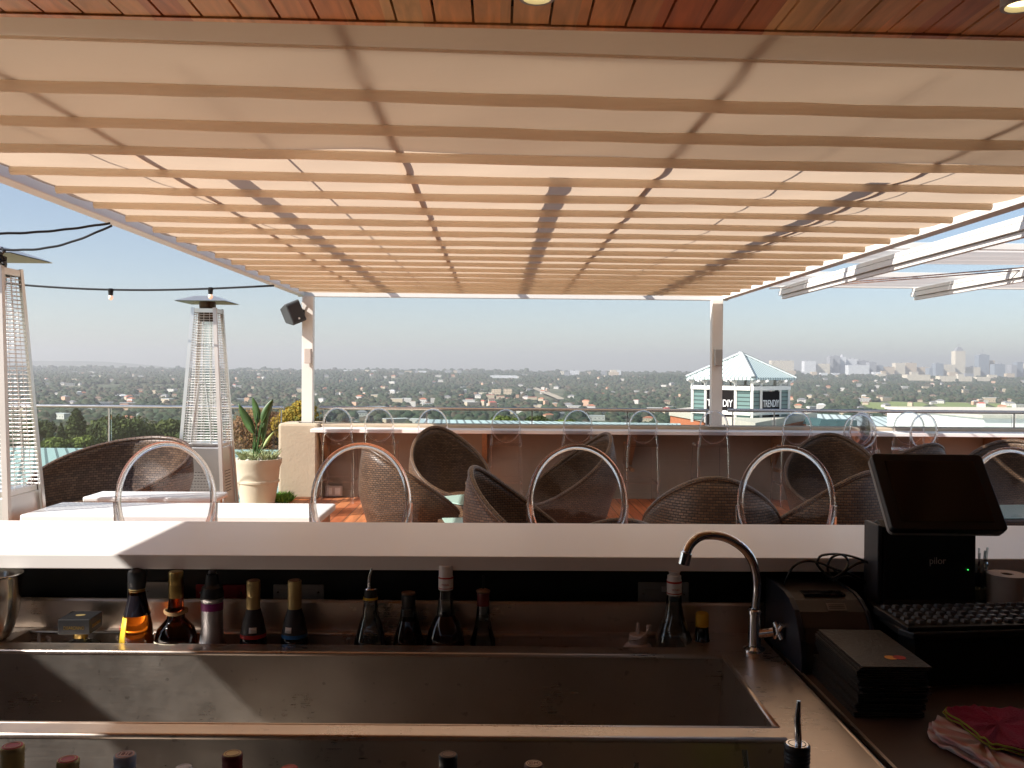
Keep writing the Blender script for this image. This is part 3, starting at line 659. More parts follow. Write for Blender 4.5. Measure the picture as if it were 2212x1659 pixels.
tree('conifer', 'little dark cypress left of the neat cypress', 108, 926, 148, 16, 26, 'evergreen_leaf', 6, 1200, .35, 7, 'cone')
tree('spreading_tree', 'loose grey green tree next to the tall left heater', 90, 902, 165, 80, 52, 'evergreen_leaf', 8, 3500, .5, 8)
tree('bushy_tree', 'bright green bushy treetop behind the wicker daybed, left part', 118, 941, 120, 80, 34, 'green_leaf', 9, 4000, .4, 9)
tree('bushy_tree', 'bright green bushy treetop under the conifer', 182, 938, 122, 60, 34, 'green_leaf', 8, 3500, .4, 10)
tree('bushy_tree', 'bright green bush between the daybed and the heater', 322, 948, 110, 50, 24, 'green_leaf', 6, 2500, .35, 12)
tree('bushy_tree', 'dark small tree at the foot of the heater beyond the glass', 392, 930, 118, 46, 44, 'evergreen_leaf', 7, 2500, .35, 13)
tree('autumn_tree', 'rust brown autumn tree with thin leaves behind the potted plant', 572, 868, 62, 190, 150, 'autumn_leaf', 20, 9000, .19, 14)
tree('autumn_tree', 'golden autumn treetop behind the left canopy post', 650, 858, 58, 118, 90, 'golden_leaf', 12, 5000, .2, 15)
tree('bushy_tree', 'green treetop showing over the pale roof behind the fourth stool', 1092, 894, 130, 80, 26, 'green_leaf', 8, 2500, .4, 16)
tree('bushy_tree', 'low green treetop just right of the pale roof tree', 1160, 896, 130, 60, 22, 'evergreen_leaf', 7, 2000, .4, 17)
tree('bushy_tree', 'small green treetop behind the fifth stool', 1225, 903, 120, 60, 18, 'green_leaf', 6, 1800, .35, 18)
# ---------------------------------------------------------------- neighbouring roofs
def roof_sheet(name, label, pts, thick, mat, cat='roof'):
    a = [Vector(p) for p in pts]; m_ = MB(); e1 = (a[1]-a[0]); w_ = e1.length; l_ = (a[3]-a[0]).length
    b = [p-Vector((0,0,thick)) for p in a]
    m_.add(a+b, [(0,1,2,3),(7,6,5,4),(0,4,5,1),(1,5,6,2),(2,6,7,3),(3,7,4,0)], [[(0,0),(w_,0),(w_,l_),(0,l_)]]+[[(0,0)]*4]+[[(0,0),(w_,0),(w_,thick),(0,thick)]]*4)
    o = m_.build(name, mat); tag(o, label, cat); return o
roof_sheet('metal_roof', 'pale green ribbed metal roof below the terrace at the left', [P(-200,1110,22),P(640,1130,22),P(640,972,44),P(-60,966,44)], .3, 'roof_teal')
roof_sheet('metal_roof', 'long pale ribbed metal roof beyond the far wall, centre', [P(850,962,24),P(1480,972,24),P(1470,914.5,46),P(905,905.5,46)], .3, 'roof_pale')
roof_sheet('metal_roof', 'broad pale roof beyond the wall to the right of the tower with signs', [P(1740,985,24),P(2120,990,24),P(2050,906,60),P(1742,893,62)], .3, 'roof_white')
roof_sheet('metal_roof', 'low flat roof carrying the rooftop units at the right', [P(1950,962,27),P(2500,975,27),P(2440,920,60),P(1960,914,60)], .3, 'roof_white')
def ac_unit(px0,px1,py0,py1,D,label):
    a = P(px0,py0,D); b = P(px1,py1,D); wd = b.x-a.x; h = a.z-b.z
    t = thing('rooftop_unit', label, 'rooftop unit', ((a.x+b.x)/2, D, b.z), 0, 'air conditioning units on the low roof')
    m_ = MB(); m_.box(-wd/2,wd/2,0,wd*.8,0,h); m_.build('casing','metal_box',t,bevel=.03)
    l = MB(); l.box(-wd*.12,wd*.45,-.05,-.003,h*.12,h*.9); l.build('louvre','dark_louvre',t)
    for q in (-.4,.4):
        f = MB(); f.box(wd*q-.08,wd*q+.08,-.02,wd*.8,-.7,-.003); f.build('foot','metal_box',t)
ac_unit(1943,1971,897,917,44,'tall dark fronted rooftop unit, leftmost, behind the glass')
ac_unit(2031,2073,904,926,40,'wide rooftop unit with a dark louvre right of the paired stools')
ac_unit(2076,2113,903,919,46,'rooftop unit standing behind and right of the wide one')
ac_unit(2105,2123,911,927,38,'small low rooftop unit beside the white parapet')
w_ = thing('parapet_building','white flat roofed building at the right edge beyond the wall','building',tuple(P(2124,960,36)),0)
a = P(2124,903,36)-P(2124,960,36); m_ = MB(); m_.box(0,12,0,9,-14,a.z); m_.build('wall','white_paint',w_); m_ = MB(); m_.box(-.1,12.1,-.1,9.1,a.z,a.z+.12); m_.build('parapet_cap','coping_stone',w_)
m_ = MB()
for q,x in enumerate((1.0,1.25,1.6,2.1,2.8)): m_.tube([(x,-.25,a.z-1.4),(x,-.25,a.z-.75+.1*(q%3)),(x+.12,-.25,a.z-.7+.1*(q%3))], .035, 6)
m_.build('vent_pipes','metal_box',w_)
v = thing('roof_vent','dark teal angled roof housing on the pale roof beside the brick parapet','roof vent',tuple(P(1790,922,42)),0)
q0 = P(1790,922,42); pts_ = [P(1768,921,42)-q0,P(1812,921,42)-q0,P(1803,908,42)-q0,P(1775,906,42)-q0]
m_ = MB(); m_.add([p for p in pts_]+[p+Vector((0,2.2,0)) for p in pts_], [(0,1,2,3),(7,6,5,4),(0,4,5,1),(1,5,6,2),(2,6,7,3),(3,7,4,0)]); m_.build('housing','dark_teal',v)
m_ = MB(); m_.box(pts_[1].x, pts_[1].x+1.0, .3, 1.4, pts_[1].z, pts_[1].z+.28); m_.build('duct','dark_teal',v)
# ---------------------------------------------------------------- roof tower with signs
D = 45; k_ = D/FPX; c0 = P(1600, 815, D); Rr = 118*k_; base = P(1600, 913, D)
T = thing('roof_tower','square lantern tower with pale ribbed pyramid roof and black signs','tower',(c0.x, D, base.z), R(-3.3))
ez = c0.z-base.z; az = P(1600,763,D).z-base.z; bz0 = P(1600,910,D).z-base.z
def corner(r_, k, z): an = R(-90+90*k); return Vector((r_*math.cos(an), r_*math.sin(an), z))
ph = R(0)
m_ = MB()
for k in range(4):
    a, b = corner(Rr,k,ez), corner(Rr,k+1,ez); ap = Vector((0,0,az)); l = (b-a).length; hh_ = (ap-(a+b)/2).length
    m_.add([a,b,ap],[(0,1,2)],[[(0,0),(l,0),(l/2,hh_)]])
    m_.add([a-Vector((0,0,.12)),b-Vector((0,0,.12)),b,a],[(0,1,2,3)],[[(0,0),(l,0),(l,.1),(0,.1)]])
m_.add([corner(Rr,k,ez-.12) for k in range(4)],[(3,2,1,0)],[[(0,0)]*4])
m_.build('roof','roof_pale',T)
m_ = MB()
for k in range(4): m_.bar(corner(Rr*1.005,k,ez+.02),Vector((0,0,az+.03)),.22,.10)
m_.build('ridge_caps','roof_white',T)
Rb = 103*k_; zt = P(1600,837,D).z-base.z; zp0 = P(1600,893,D).z-base.z
def onface(k,u,z,out=0):
    a, b = corner(Rb,k,z), corner(Rb,k+1,z); n = (a+b)/2; n.z = 0; n.normalize(); return a+(b-a)*u+n*out
def panel(k,u0,u1,z0,z1,out,th,mat,nme):
    p = [onface(k,u0,z0,out),onface(k,u1,z0,out),onface(k,u1,z1,out),onface(k,u0,z1,out)]; q = [onface(k,u0,z0,out-th),onface(k,u1,z0,out-th),onface(k,u1,z1,out-th),onface(k,u0,z1,out-th)]
    l = (p[1]-p[0]).length; m_ = MB(); m_.add(p+q,[(0,1,2,3),(7,6,5,4),(0,4,5,1),(1,5,6,2),(2,6,7,3),(3,7,4,0)],[[(0,0),(l,0),(l,z1-z0),(0,z1-z0)]]+[[(0,0)]*4]*5)
    return m_.build(nme,mat,T)
for k in range(4):
    for (u0,u1) in ((.02,.21),(.77,.98)): panel(k,u0,u1,zp0-.35,zt-.1,0,.08,'cladding','cladding_panel')
    panel(k,.02,.98,zp0-.35,zt-.1,-.12,.06,'dark_louvre','inner_wall') if k > 1 else None
    for u in (0.0,.235,.745,1.0)[:3]:
        m_ = MB(); m_.bar(onface(k,u,.02,.03),onface(k,u,ez-.13,.03),.115); m_.build('post','white_paint',T)
        m_ = MB(); m_.bar(onface(k,u,zt+.25,.03),onface(k,u,ez-.14,.45),.09); m_.build('roof_brace','white_paint',T)
    m_ = MB(); m_.bar(onface(k,0,zt,.045),onface(k,1,zt,.045),.16,.2); m_.build('top_rail','white_paint',T)
    m_ = MB(); m_.bar(onface(k,0,.55,.045),onface(k,1,.55,.045),.12,.14); m_.build('bottom_rail','white_paint',T)
a_ = (corner(Rb,1,0)-corner(Rb,0,0)); 
for k in (3,0):
    sg = panel(k,.262,.72,zp0-.55,zt-.16,.06,.05,'sign_black','sign_board'); sg['label'] = 'black sign board with white lettering'
    ctr = onface(k,.49,(zp0+zt)/2-.12,.064); ax = (onface(k,1,0)-onface(k,0,0)).normalized(); ang = math.atan2(ax.y, ax.x)
    text('lettering','TRENDIY',.50,'sign_white',T,ctr,(R(90),0,ang),.004,.72,bold=.008)
    m_ = MB()
    for u0,u1 in ((.50,.53),(.54,.60),(.61,.66),(.67,.69)): m_.bar(onface(k,u0,(zp0+zt)/2-.50,.066),onface(k,u1,(zp0+zt)/2-.50,.066),.008,.085)
    m_.build('sign_underline','sign_white',T)
# fix: brick parapet building the tower stands on
q = P(1631,913,38.5); l0 = P(1448,904,52); r0 = P(1762,907,50)
bb = thing('brick_building','orange brick parapet corner with pale coping below the tower with signs','building',(q.x,q.y,q.z-14),0)
m_ = MB(); o_ = Vector((q.x,q.y,q.z-14)); far_ = Vector((1.0, 22, 0))
A, B_, C_ = l0-o_, q-o_, r0-o_; A.z = C_.z = B_.z
D_ = A+(C_-B_)
ring = [B_, C_, D_, A]
m_.add([Vector((p.x,p.y,0)) for p in ring]+[Vector((p.x,p.y,B_.z-.35)) for p in ring], [(3,2,1,0),(4,5,6,7),(0,1,5,4),(1,2,6,5),(2,3,7,6),(3,0,4,7)]); m_.build('brick_wall','brick_red',bb)
m_ = MB(); cc = sum(ring, Vector())/4
ro = [cc+(p-cc)*1.02 for p in ring]; m_.add([Vector((p.x,p.y,B_.z-.35)) for p in ro]+[Vector((p.x,p.y,B_.z)) for p in ro], [(3,2,1,0),(4,5,6,7),(0,1,5,4),(1,2,6,5),(2,3,7,6),(3,0,4,7)]); m_.build('coping','coping_stone',bb)
# ================================================================ terrace
m_ = MB(); m_.slab([(-2.75,2.95),(9.5,2.95),(9.5,12.0),(-2.75,12.0)], -.3, 0); struct(m_.build('deck','deck_wood'))
m_ = MB(); m_.slab([(-7.5,2.95),(-2.76,2.95),(-2.76,11.4),(-7.5,11.4)], -.3, -.006); o = struct(m_.build('patio_floor','cream_plaster'))
m_ = MB(); m_.slab([(-3.2,11.42),(-2.76,11.42),(-2.76,12.0),(-3.2,12.0)], -.3, -.02); struct(m_.build('planting_bed','terrain'))
def turf(name,label,x0,x1,y0,y1,z,n,h,mat,seed):
    g = random.Random(seed); m_ = MB()
    for _ in range(n):
        x, y = g.uniform(x0,x1), g.uniform(y0,y1); a = g.uniform(0,6.28); hh_ = h*g.uniform(.5,1.2); w_ = .006
        d = Vector((math.cos(a),math.sin(a),0)); b = Vector((x,y,z)); e = Vector((-d.y,d.x,0))*w_; tip = b+d*hh_*g.uniform(.2,.9)+Vector((0,0,hh_))
        m_.add([b-e,b+e,b+d*hh_*.3+Vector((0,0,hh_*.6))+e*.7,tip],[(0,1,2,3)])
    return stuff(tag(m_.build(name,mat),label,'grass'))
turf('grass','tuft of bright green grass at the foot of the plaster pillar',-2.98,-2.66,11.2,11.6,-.02,1400,.13,'grass_green',3)
# platform the near stools stand on
m_ = MB(); m_.slab([(-2.5,2.955),(6,2.955),(6,3.95),(-2.5,3.95)], .002, .2); o = m_.build('stool_platform','deck_wood',bevel=.006); struct(o)
# far wall with pillar
wl = thing('terrace_wall','cream plastered wall closing the deck under the view','wall',(0,11.8,0))
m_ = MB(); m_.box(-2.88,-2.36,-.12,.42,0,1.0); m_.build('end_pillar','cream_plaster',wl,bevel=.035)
m_ = MB(); m_.box(-2.357,9.5,.12,.40,0,.90); m_.build('wall_face','plaster_shaded',wl)
m_ = MB(); m_.box(-2.357,9.5,.112,.118,.50,.522); m_.build('wall_groove_trim','plaster_shaded',wl)
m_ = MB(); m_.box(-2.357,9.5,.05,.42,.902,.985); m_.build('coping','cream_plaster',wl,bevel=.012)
m_ = MB(); m_.box(-2.30,9.5,.10,.115,0,.09); m_.build('skirting','plaster_shaded',wl)
lg = thing('ledge_counter','long white drinks ledge fixed to the far wall with wooden brackets','counter',(0,11.4,0))
m_ = MB(); m_.box(-2.40,9.5,0,.44,.90,.945); m_.build('top','white_top',lg,bevel=.004)
for x in (-2.30,-.2,1.75,3.7,4.85,6.6):
    m_ = MB(); m_.prism([(.05,.898),(.515,.898),(.515,.45)],x,x+.07); b_ = m_.build('bracket','bracket_wood',lg,bevel=.004)
    m_ = MB(); m_.box(x+.012,x+.058,.2,.515,.40,.44); m_.build('rail','bracket_wood',b_)
for (x,z) in ((-2.06,.13),(-1.99,.13)): pass
sk = thing('wall_socket','double outdoor socket box low on the far wall at its left end','socket',tuple(P(722,1060,11.90)))
m_ = MB(); m_.box(-.11,.11,-.05,.015,-.07,.07); m_.build('box','paper',sk,bevel=.006)
for dx in (-.055,.055): m_ = MB(); m_.box(dx-.035,dx+.035,-.058,-.052,-.045,.045); m_.build('outlet_cover','white_plastic',sk)
# brackets' back battens
# balustrades
def balustrade(name,label,p0,p1,posts,zr,zb,glass=True,r=.024,ends=False):
    t = thing(name,label,'balustrade',(p0[0],p0[1],0)); a = Vector((0,0,zr)); b = Vector((p1[0]-p0[0],p1[1]-p0[1],zr+(p1[2] if len(p1) > 2 else 0)))
    m_ = MB(); m_.tube([a,b],r,14); m_.build('handrail','rail_steel',t,smooth=True)
    for u in posts:
        q = a+(b-a)*u; m_ = MB(); m_.bar((q.x,q.y,zb),(q.x,q.y,q.z-.02),.012,.03); m_.build('stanchion','rail_steel',t)
    if glass:
        us = [0]+list(posts)+[1]
        for u0,u1 in zip(us[:-1],us[1:]):
            if u1-u0 < .02: continue
            q0, q1 = a+(b-a)*(u0+.004), a+(b-a)*(u1-.004); m_ = MB(); m_.box(q0.x+.01,q1.x-.01,-.005,.005,zb,q0.z-.03); m_.build('glass_pane','window_glass',t)
yr = 12.05
lft = P(-300,874,yr); le = P(612,879.6,yr)
balustrade('balustrade','glass balustrade with steel handrail across the left patio, behind the heaters',(lft.x,yr),(le.x,yr),[.30,.585,.995],lft.z+.0,-.28)
a, b = P(690,881,yr), P(1530,887,yr)
balustrade('balustrade','steel handrail with glass on the wall between the two canopy posts',(a.x,yr),(b.x,yr),[.012,.275,.545,.79,.995],(a.z+b.z)/2,.986,ends=True)
a, b = P(1572,886,yr), P(2480,893,yr)
balustrade('balustrade','steel handrail with glass on the wall right of the right canopy post',(a.x,yr),(b.x,yr),[.012,.11,.335,.68,.9],(a.z+b.z)/2,.986)
# ================================================================ canopy
def rot(Y): return .050*(1-min(1,(Y-2.8)/9.2))
XL, XR, ZC = -2.52, 2.96, 2.70
cn = thing('canopy','large sand coloured retractable fabric canopy on white beams and two posts','canopy',(0,11.9,0))
ZB = 2.70
m_ = MB(); m_.box(-2.70,-2.60,-9.6,.05,ZB,ZB+.13); m_.build('side_beam','white_paint',cn,bevel=.004)
m_ = MB(); m_.box(3.02,3.12,-9.6,.05,ZB,ZB+.13); m_.build('side_beam','white_paint',cn,bevel=.004)
m_ = MB(); m_.box(-2.70,3.12,.053,.13,ZB-.01,ZB+.12); m_.build('front_beam','white_paint',cn,bevel=.004)
for x in (-1.72,0.02,1.72):
    m_ = MB(); m_.box(x-.045,x+.045,-7.35,.05,ZB+.30,ZB+.33); m_.build('upper_rafter','white_paint',cn)
for px_,lab in ((666,'left'),(1546.5,'right')):
    c_ = P(px_,800,11.9).x
    m_ = MB(); m_.box(c_-.072,c_+.072,-.07,.05,1.0,ZB-.012); pp = m_.build('post','white_paint',cn,bevel=.004)
    m_ = MB(); m_.box(c_-.12,c_+.12,-.11,.09,.988,1.0); m_.build('base_plate','white_paint',pp)
    m_ = MB()
    for dx in (-.1,.1): m_.lathe([(.011,1.0),(.011,1.016),(.005,1.02)],(c_+dx,-.09,0),8)
    m_.build('bolts','rail_steel',pp)
# fabric panels, sagging between the tubes
tubes = [3.30,3.76,4.22]+[4.69+.464*k for k in range(0,15)]
tubes = [2.86]+tubes
edges = [2.40]+tubes+[11.78]
def zcl(Y): return 2.729
def sheet(name, y0i, y1i, dz, wav, seed, mat, xl=XL, xr=XR, wavy=0):
    m_ = MB(); nx = 72; rows = []
    g = np.random.default_rng(seed); phs = g.uniform(0,6.28,6)
    for i in range(y0i, y1i):
        ya, yb = edges[i], edges[i+1]; n = 7
        for k in range(n+(1 if i == y1i-1 else 0)):
            u = k/n; rows.append((ya+(yb-ya)*u, math.sin(math.pi*u), i))
    vs = []
    for (y, s_, i) in rows:
        for j in range(nx+1):
            x = xl+(xr-xl)*j/nx
            yy = y+x*rot(y)
            if wavy and y == rows[-1][0]: yy += wavy*(math.sin(x*2.1+phs[0])+.6*math.sin(x*4.7+phs[1]))
            z = zcl(y)+dz - .010*s_*(1+.35*math.sin(x*1.7+i*2.1+phs[2])) + wav*(math.sin(x*5.1+y*2+phs[3]+i)*.5+math.sin(x*11+y*5+phs[4]+i*3)*.25)*s_
            vs.append((x, yy-11.9, z))
    W_ = nx+1; m_.add(vs, [(a*W_+b, a*W_+b+1, (a+1)*W_+b+1, (a+1)*W_+b) for a in range(len(rows)-1) for b in range(nx)])
    return m_.build(name, mat, cn, smooth='all')
sheet('fabric', 0, len(edges)-1, 0, .012, 4, 'canvas')
m_ = MB(); m_.tube([(XL+(XR-XL)*j/24, 2.86+(XL+(XR-XL)*j/24)*rot(2.86)-11.9, 2.725) for j in range(25)], .006, 8); m_.build('seam_fold','canvas_tube',cn,smooth=True)
sheet('doubled_fabric', 0, 4, .035, .02, 9, 'canvas_upper', wavy=.05)
sheet('upper_fabric', 0, 1, .07, .02, 12, 'canvas_upper', wavy=.02)
for Y in tubes[1:]:
    r_ = rot(Y); m_ = MB(); zt_ = zcl(Y)-.019
    g = random.Random(int(Y*100)); pts = []
    for j in range(25):
        x = XL+.02+(XR-XL-.04)*j/24; pts.append((x, Y+x*r_-11.9, zt_+.004*math.sin(x*1.3+Y)+.003*g.uniform(-1,1)))
    m_.tube(pts, [.0238+.0015*g.uniform(-1,1) for _ in pts], 12); m_.build('fabric_tube','canvas_tube',cn,smooth=True)
for x in (-1.74,-.48,.82,2.12):
    m_ = MB(); n = 60; vs = []
    for k in range(n):
        y = 2.5+(11.7-2.5)*k/(n-1); 
        vs += [(x-.019, y-11.9, 2.740), (x+.019, y-11.9, 2.740)]
    m_.add(vs, [(2*k,2*k+1,2*k+3,2*k+2) for k in range(n-1)]); m_.build('seam_strap','strap',cn)
# cords over the fabric
for (x0,y0,x1,y1,lb) in ((-2.2,3.0,-.9,11.5,'left'),(-1.1,3.0,-.95,11.5,'inner left'),(1.5,3.0,1.35,11.5,'inner right'),(2.3,3.2,1.9,11.5,'right')):
    m_ = MB(); m_.tube([(x0,y0-11.9,2.775),(x1,y1-11.9,2.775)],.005,5); m_.build('pull_cord','cable_black',cn)
# lamps on the posts
def postlight(px0,px1,py0,py1,label,mat):
    a, b = P(px0,py0,11.72), P(px1,py1,11.72); t = thing('wall_lamp',label,'lamp',((a.x+b.x)/2,11.72,(a.z+b.z)/2)); w_, h_ = (b.x-a.x)/2, (a.z-b.z)/2
    m_ = MB(); m_.box(-w_,w_,0,.09,-h_,h_); m_.build('housing',mat,t,bevel=.004); m_ = MB(); m_.box(-w_*.6,w_*.6,.092,.108,-h_*.5,h_*.5); m_.build('mount','grey_plastic',t)
postlight(657,671,753,785,'pale square lamp box on the left canopy post','paper')
postlight(1546,1561,755,790,'grey square lamp box on the right canopy post','grey_plastic')
# speaker
s0 = P(632,676,11.75); t = thing('speaker','dark grey outdoor speaker tilted down beside the left canopy post','speaker',tuple(s0),0)
M_ = Matrix.Rotation(R(-28),4,'Y') @ Matrix.Rotation(R(32),4,'Z') @ Matrix.Rotation(R(14),4,'X')
m_ = MB(); m_.prism([(-.13,-.135),(-.10,-.15),(.12,-.10),(.12,.10),(-.10,.15),(-.13,.135)],-.10,.10,M_); m_.build('cabinet','speaker_grey',t,bevel=.012)
m_ = MB(); m_.box(-.088,.088,-.139,-.131,-.118,.118,M_); gr_ = m_.build('grille','dark_plastic',t,bevel=.004)
m_ = MB(); m_.box(-.012,.012,-.144,-.140,-.10,-.075,M_); m_.build('badge','sign_white',gr_)
m_ = MB(); m_.tube([(.06,.06,.0),(.135,.10,.0)],.022,8); m_.box(.12,.145,.06,.14,-.045,.045); m_.build('bracket','black_plastic',t)
m_ = MB(); m_.tube([(.08,.05,.08),(.12,.05,.16),(.15,.07,.23),(.17,.08,.27)],.006,6); m_.build('cable','white_plastic',t,smooth=True)
# festoon strings
def sag(a,b,s,n=24): return [a+(b-a)*(k/n)-Vector((0,0,s*math.sin(math.pi*k/n))) for k in range(n+1)]
f0, f1 = P(-130,598,9.8), P(592,617,9.4); fp = sag(f0,f1,.09)
fs_ = thing('string_light','black festoon cable with two small warm bulbs crossing over the heater','string light',tuple(f0))
m_ = MB(); m_.tube([p-f0 for p in fp],.011,8,flat=.6); m_.build('cable','cable_black',fs_,smooth=True)
for px_,py_ in ((240,619),(463,621)):
    c_ = P(px_,py_,9.6); u = min(fp,key=lambda q:(q-c_).length); 
    k = (c_.x-f0.x)/(f1.x-f0.x); k = k*24; i = int(k); u = fp[i].lerp(fp[i+1],k-i); q = u-f0
    m_ = MB(); m_.lathe([(.016,-.062),(.024,-.055),(.026,-.02),(.03,-.008),(.03,.008),(.018,.014)],q,12); s2 = m_.build('lamp_holder','cable_black',fs_,smooth=True)
    m_ = MB(); m_.lathe([(.002,-.115),(.016,-.108),(.025,-.09),(.024,-.075),(.018,-.0625)],q,14); m_.build('bulb','bulb_glow',s2,smooth='all')
for (a,b,lab,s_) in ((P(-60,505,5.2),P(238,482,5.5),'upper thin black cable running to the canopy beam at the left',.02),(P(-14,538,5.6),P(242,487,5.6),'lower twisted black cable knotted at the frame edge and canopy beam',.06)):
    t = thing('cable',lab,'cable',tuple(a)); m_ = MB(); m_.tube([p-a+Vector((0,0,.0015*math.sin(i*1.3))) for i,p in enumerate(sag(a,b,s_))],.0075,8,flat=.6); m_.build('cable_run','cable_black',t,smooth=True)
    if s_ > .03:
        m_ = MB(); g = random.Random(5); m_.tube([Vector((.04+.03*math.sin(i*1.7),.02*math.cos(i*2.3),-.02+.03*math.cos(i*1.3)-.004*i)) for i in range(16)],.009,6); m_.build('knot','cable_black',t,smooth=True)
# ---------------------------------------------------------------- pergola at the right
pg = thing('pergola','white roller blind pergola beyond the canopy at the right','pergola',(3.6,12,0))
def pb(p0,p1,w_,h_,nme,mat='white_paint'):
    o = MB(); o.bar(Vector(p0)-Vector((3.6,12,0)),Vector(p1)-Vector((3.6,12,0)),w_,h_); return o.build(nme,mat,pg,bevel=.003)
e1 = P(1690,634,11.6)
for X_,ye in ((e1.x,11.6),(P(1975,636,11.6).x,11.6)):
    pb((X_,ye,e1.z),(X_,3.2,e1.z),.10,.055,'long_beam'); pb((X_+.004,ye-.03,e1.z-.055),(X_+.004,3.2,e1.z-.052),.05,.04,'beam_channel'); pb((X_-.004,ye-.03,e1.z+.055),(X_-.004,3.2,e1.z+.05),.085,.04,'beam_cap')
for k,(py_,D_) in enumerate(((443,6.1),(541,8.2),(572,9.3),(602,10.5),(625,11.55))):
    z_ = P(2000,py_,D_).z+.04
    pb((3.25,D_,z_),(10.5,D_,z_),.05,.06,'cross_bar')
for y0,y1 in ((8.2,9.0),(10.5,11.4)):
    m_ = MB(); n = 28
    vs = []
    for k in range(n):
        y = y0+.06+(y1-y0)*k/(n-1); z = 2.86+.05*math.sin(k*1.9)*.5
        vs += [(3.3-3.6,y-12,z),(10.4-3.6,y-12,z)]
    m_.add(vs,[(2*k,2*k+1,2*k+3,2*k+2) for k in range(n-1)]); m_.build('folded_blind','sheer_roll',pg,smooth='all')
for x0,x1 in ((3.5,7.5),(3.7,7.9)):
    o = MB(); o.tube([(x0-3.6,-.6,2.80),(x1-3.6,-6.0,2.80)],.008,5); o.build('guide_wire','rail_steel',pg)
pb((9.6,11.6,e1.z-.05),(9.6,11.6,0),.14,.14,'post')
# ================================================================ bar roof
XR0 = -2.55
br_ = thing('bar_roof','timber boarded roof over the bar with orange brown ceiling boards','roof',(0,2.4,2.63))
M_ = MB(); x = -2.52; i = 0
while x < 6.0:
    yf = .0+x*.024; g = random.Random(i)
    M_.box(x+.0035,x+.0985,-5.4,yf-.02+g.uniform(-.001,.001),.0+g.uniform(0,.0015),.018); x += .102; i += 1
M_.build('ceiling_boards','ceiling_wood',br_)
m_ = MB(); m_.add([(-2.52,-2.52*.024-.018,-.004),(6,6*.024-.018,-.004),(6,6*.024+.004,-.004),(-2.52,-2.52*.024+.004,-.004),(-2.52,-2.52*.024-.018,.1),(6,6*.024-.018,.1),(6,6*.024+.004,.1),(-2.52,-2.52*.024+.004,.1)],[(3,2,1,0),(4,5,6,7),(0,1,5,4),(1,2,6,5),(2,3,7,6),(3,0,4,7)]); m_.build('edge_board','ceiling_wood',br_)
m_ = MB(); m_.box(-2.52,6,-5.4,-.08,.022,.30); m_.build('roof_deck','matt_black',br_)
m_ = MB(); 
pts = [(-6.0,-5.4),(-3.05,-5.4)]
for k in range(13): an = R(90*k/12); pts.append((-3.05-.62+.62*math.cos(an), -1.34+.62*math.sin(an)))
pts += [(-6.0,-.72)]
m_.slab(pts,.05,.16); m_.build('shade_slab','white_paint',br_)  # unseen slab, added to shade the left side of the sun strip on the sink
m_ = MB(); m_.box(-2.54,-2.5205,-5.4,-.1,-.003,.3); m_.build('side_fascia','white_paint',br_)
for px_,py_,Y_,lb in ((1160,-6,2.28,'recessed spotlight in the ceiling boards above the middle of the bar'),(2207,14,2.05,'surface spotlight glowing warm at the top right corner')):
    c_ = P(px_,py_,Y_) if Y_ < 2.2 else PZ(px_,-14,2.63); t = thing('spotlight',lb,'spotlight',(c_.x,c_.y,2.63),0); d = c_.z-2.63
    if Y_ > 2.2: d = -.012
    r_ = .045
    m_ = MB(); m_.lathe([(r_,d),(r_,.0),(r_*.8,.0)] ,(0,0,0),24,cap=False); m_.lathe([(r_,d),(r_*.8,d),(r_*.74,d+.02)],(0,0,0),24,cap=False); m_.build('housing','grey_plastic',t,smooth=True)
    m_ = MB(); m_.lathe([(.001,d+.012),(r_*.74,d+.012),(r_*.74,d+.016)],(0,0,0),20); m_.build('lens','spot_glow',t)
for nm_,bx_,lb_ in (('bar_wall',(-3.4,6,-3.1,-3.0),'dark wall closing the bar behind the viewer'),('bar_wall',(6,6.1,-3.1,2.3),'dark wall at the right end of the bar'),('bar_wall',(-3.5,-3.4,-3.1,1.75),'dark wall at the left end of the bar')):
    m_ = MB(); m_.box(*bx_,0,2.6); tag(m_.build(nm_,'interior_wall'),lb_,'wall')
m_ = MB(); m_.slab([(-3.4,-3.0),(6,-3.0),(6,2.6),(-3.4,2.6)],-.3,.0); struct(m_.build('bar_floor','interior_floor'))
m_ = MB(); m_.box(-3.4,6,2.62,2.95,-.3,.0); struct(m_.build('step','interior_floor'))
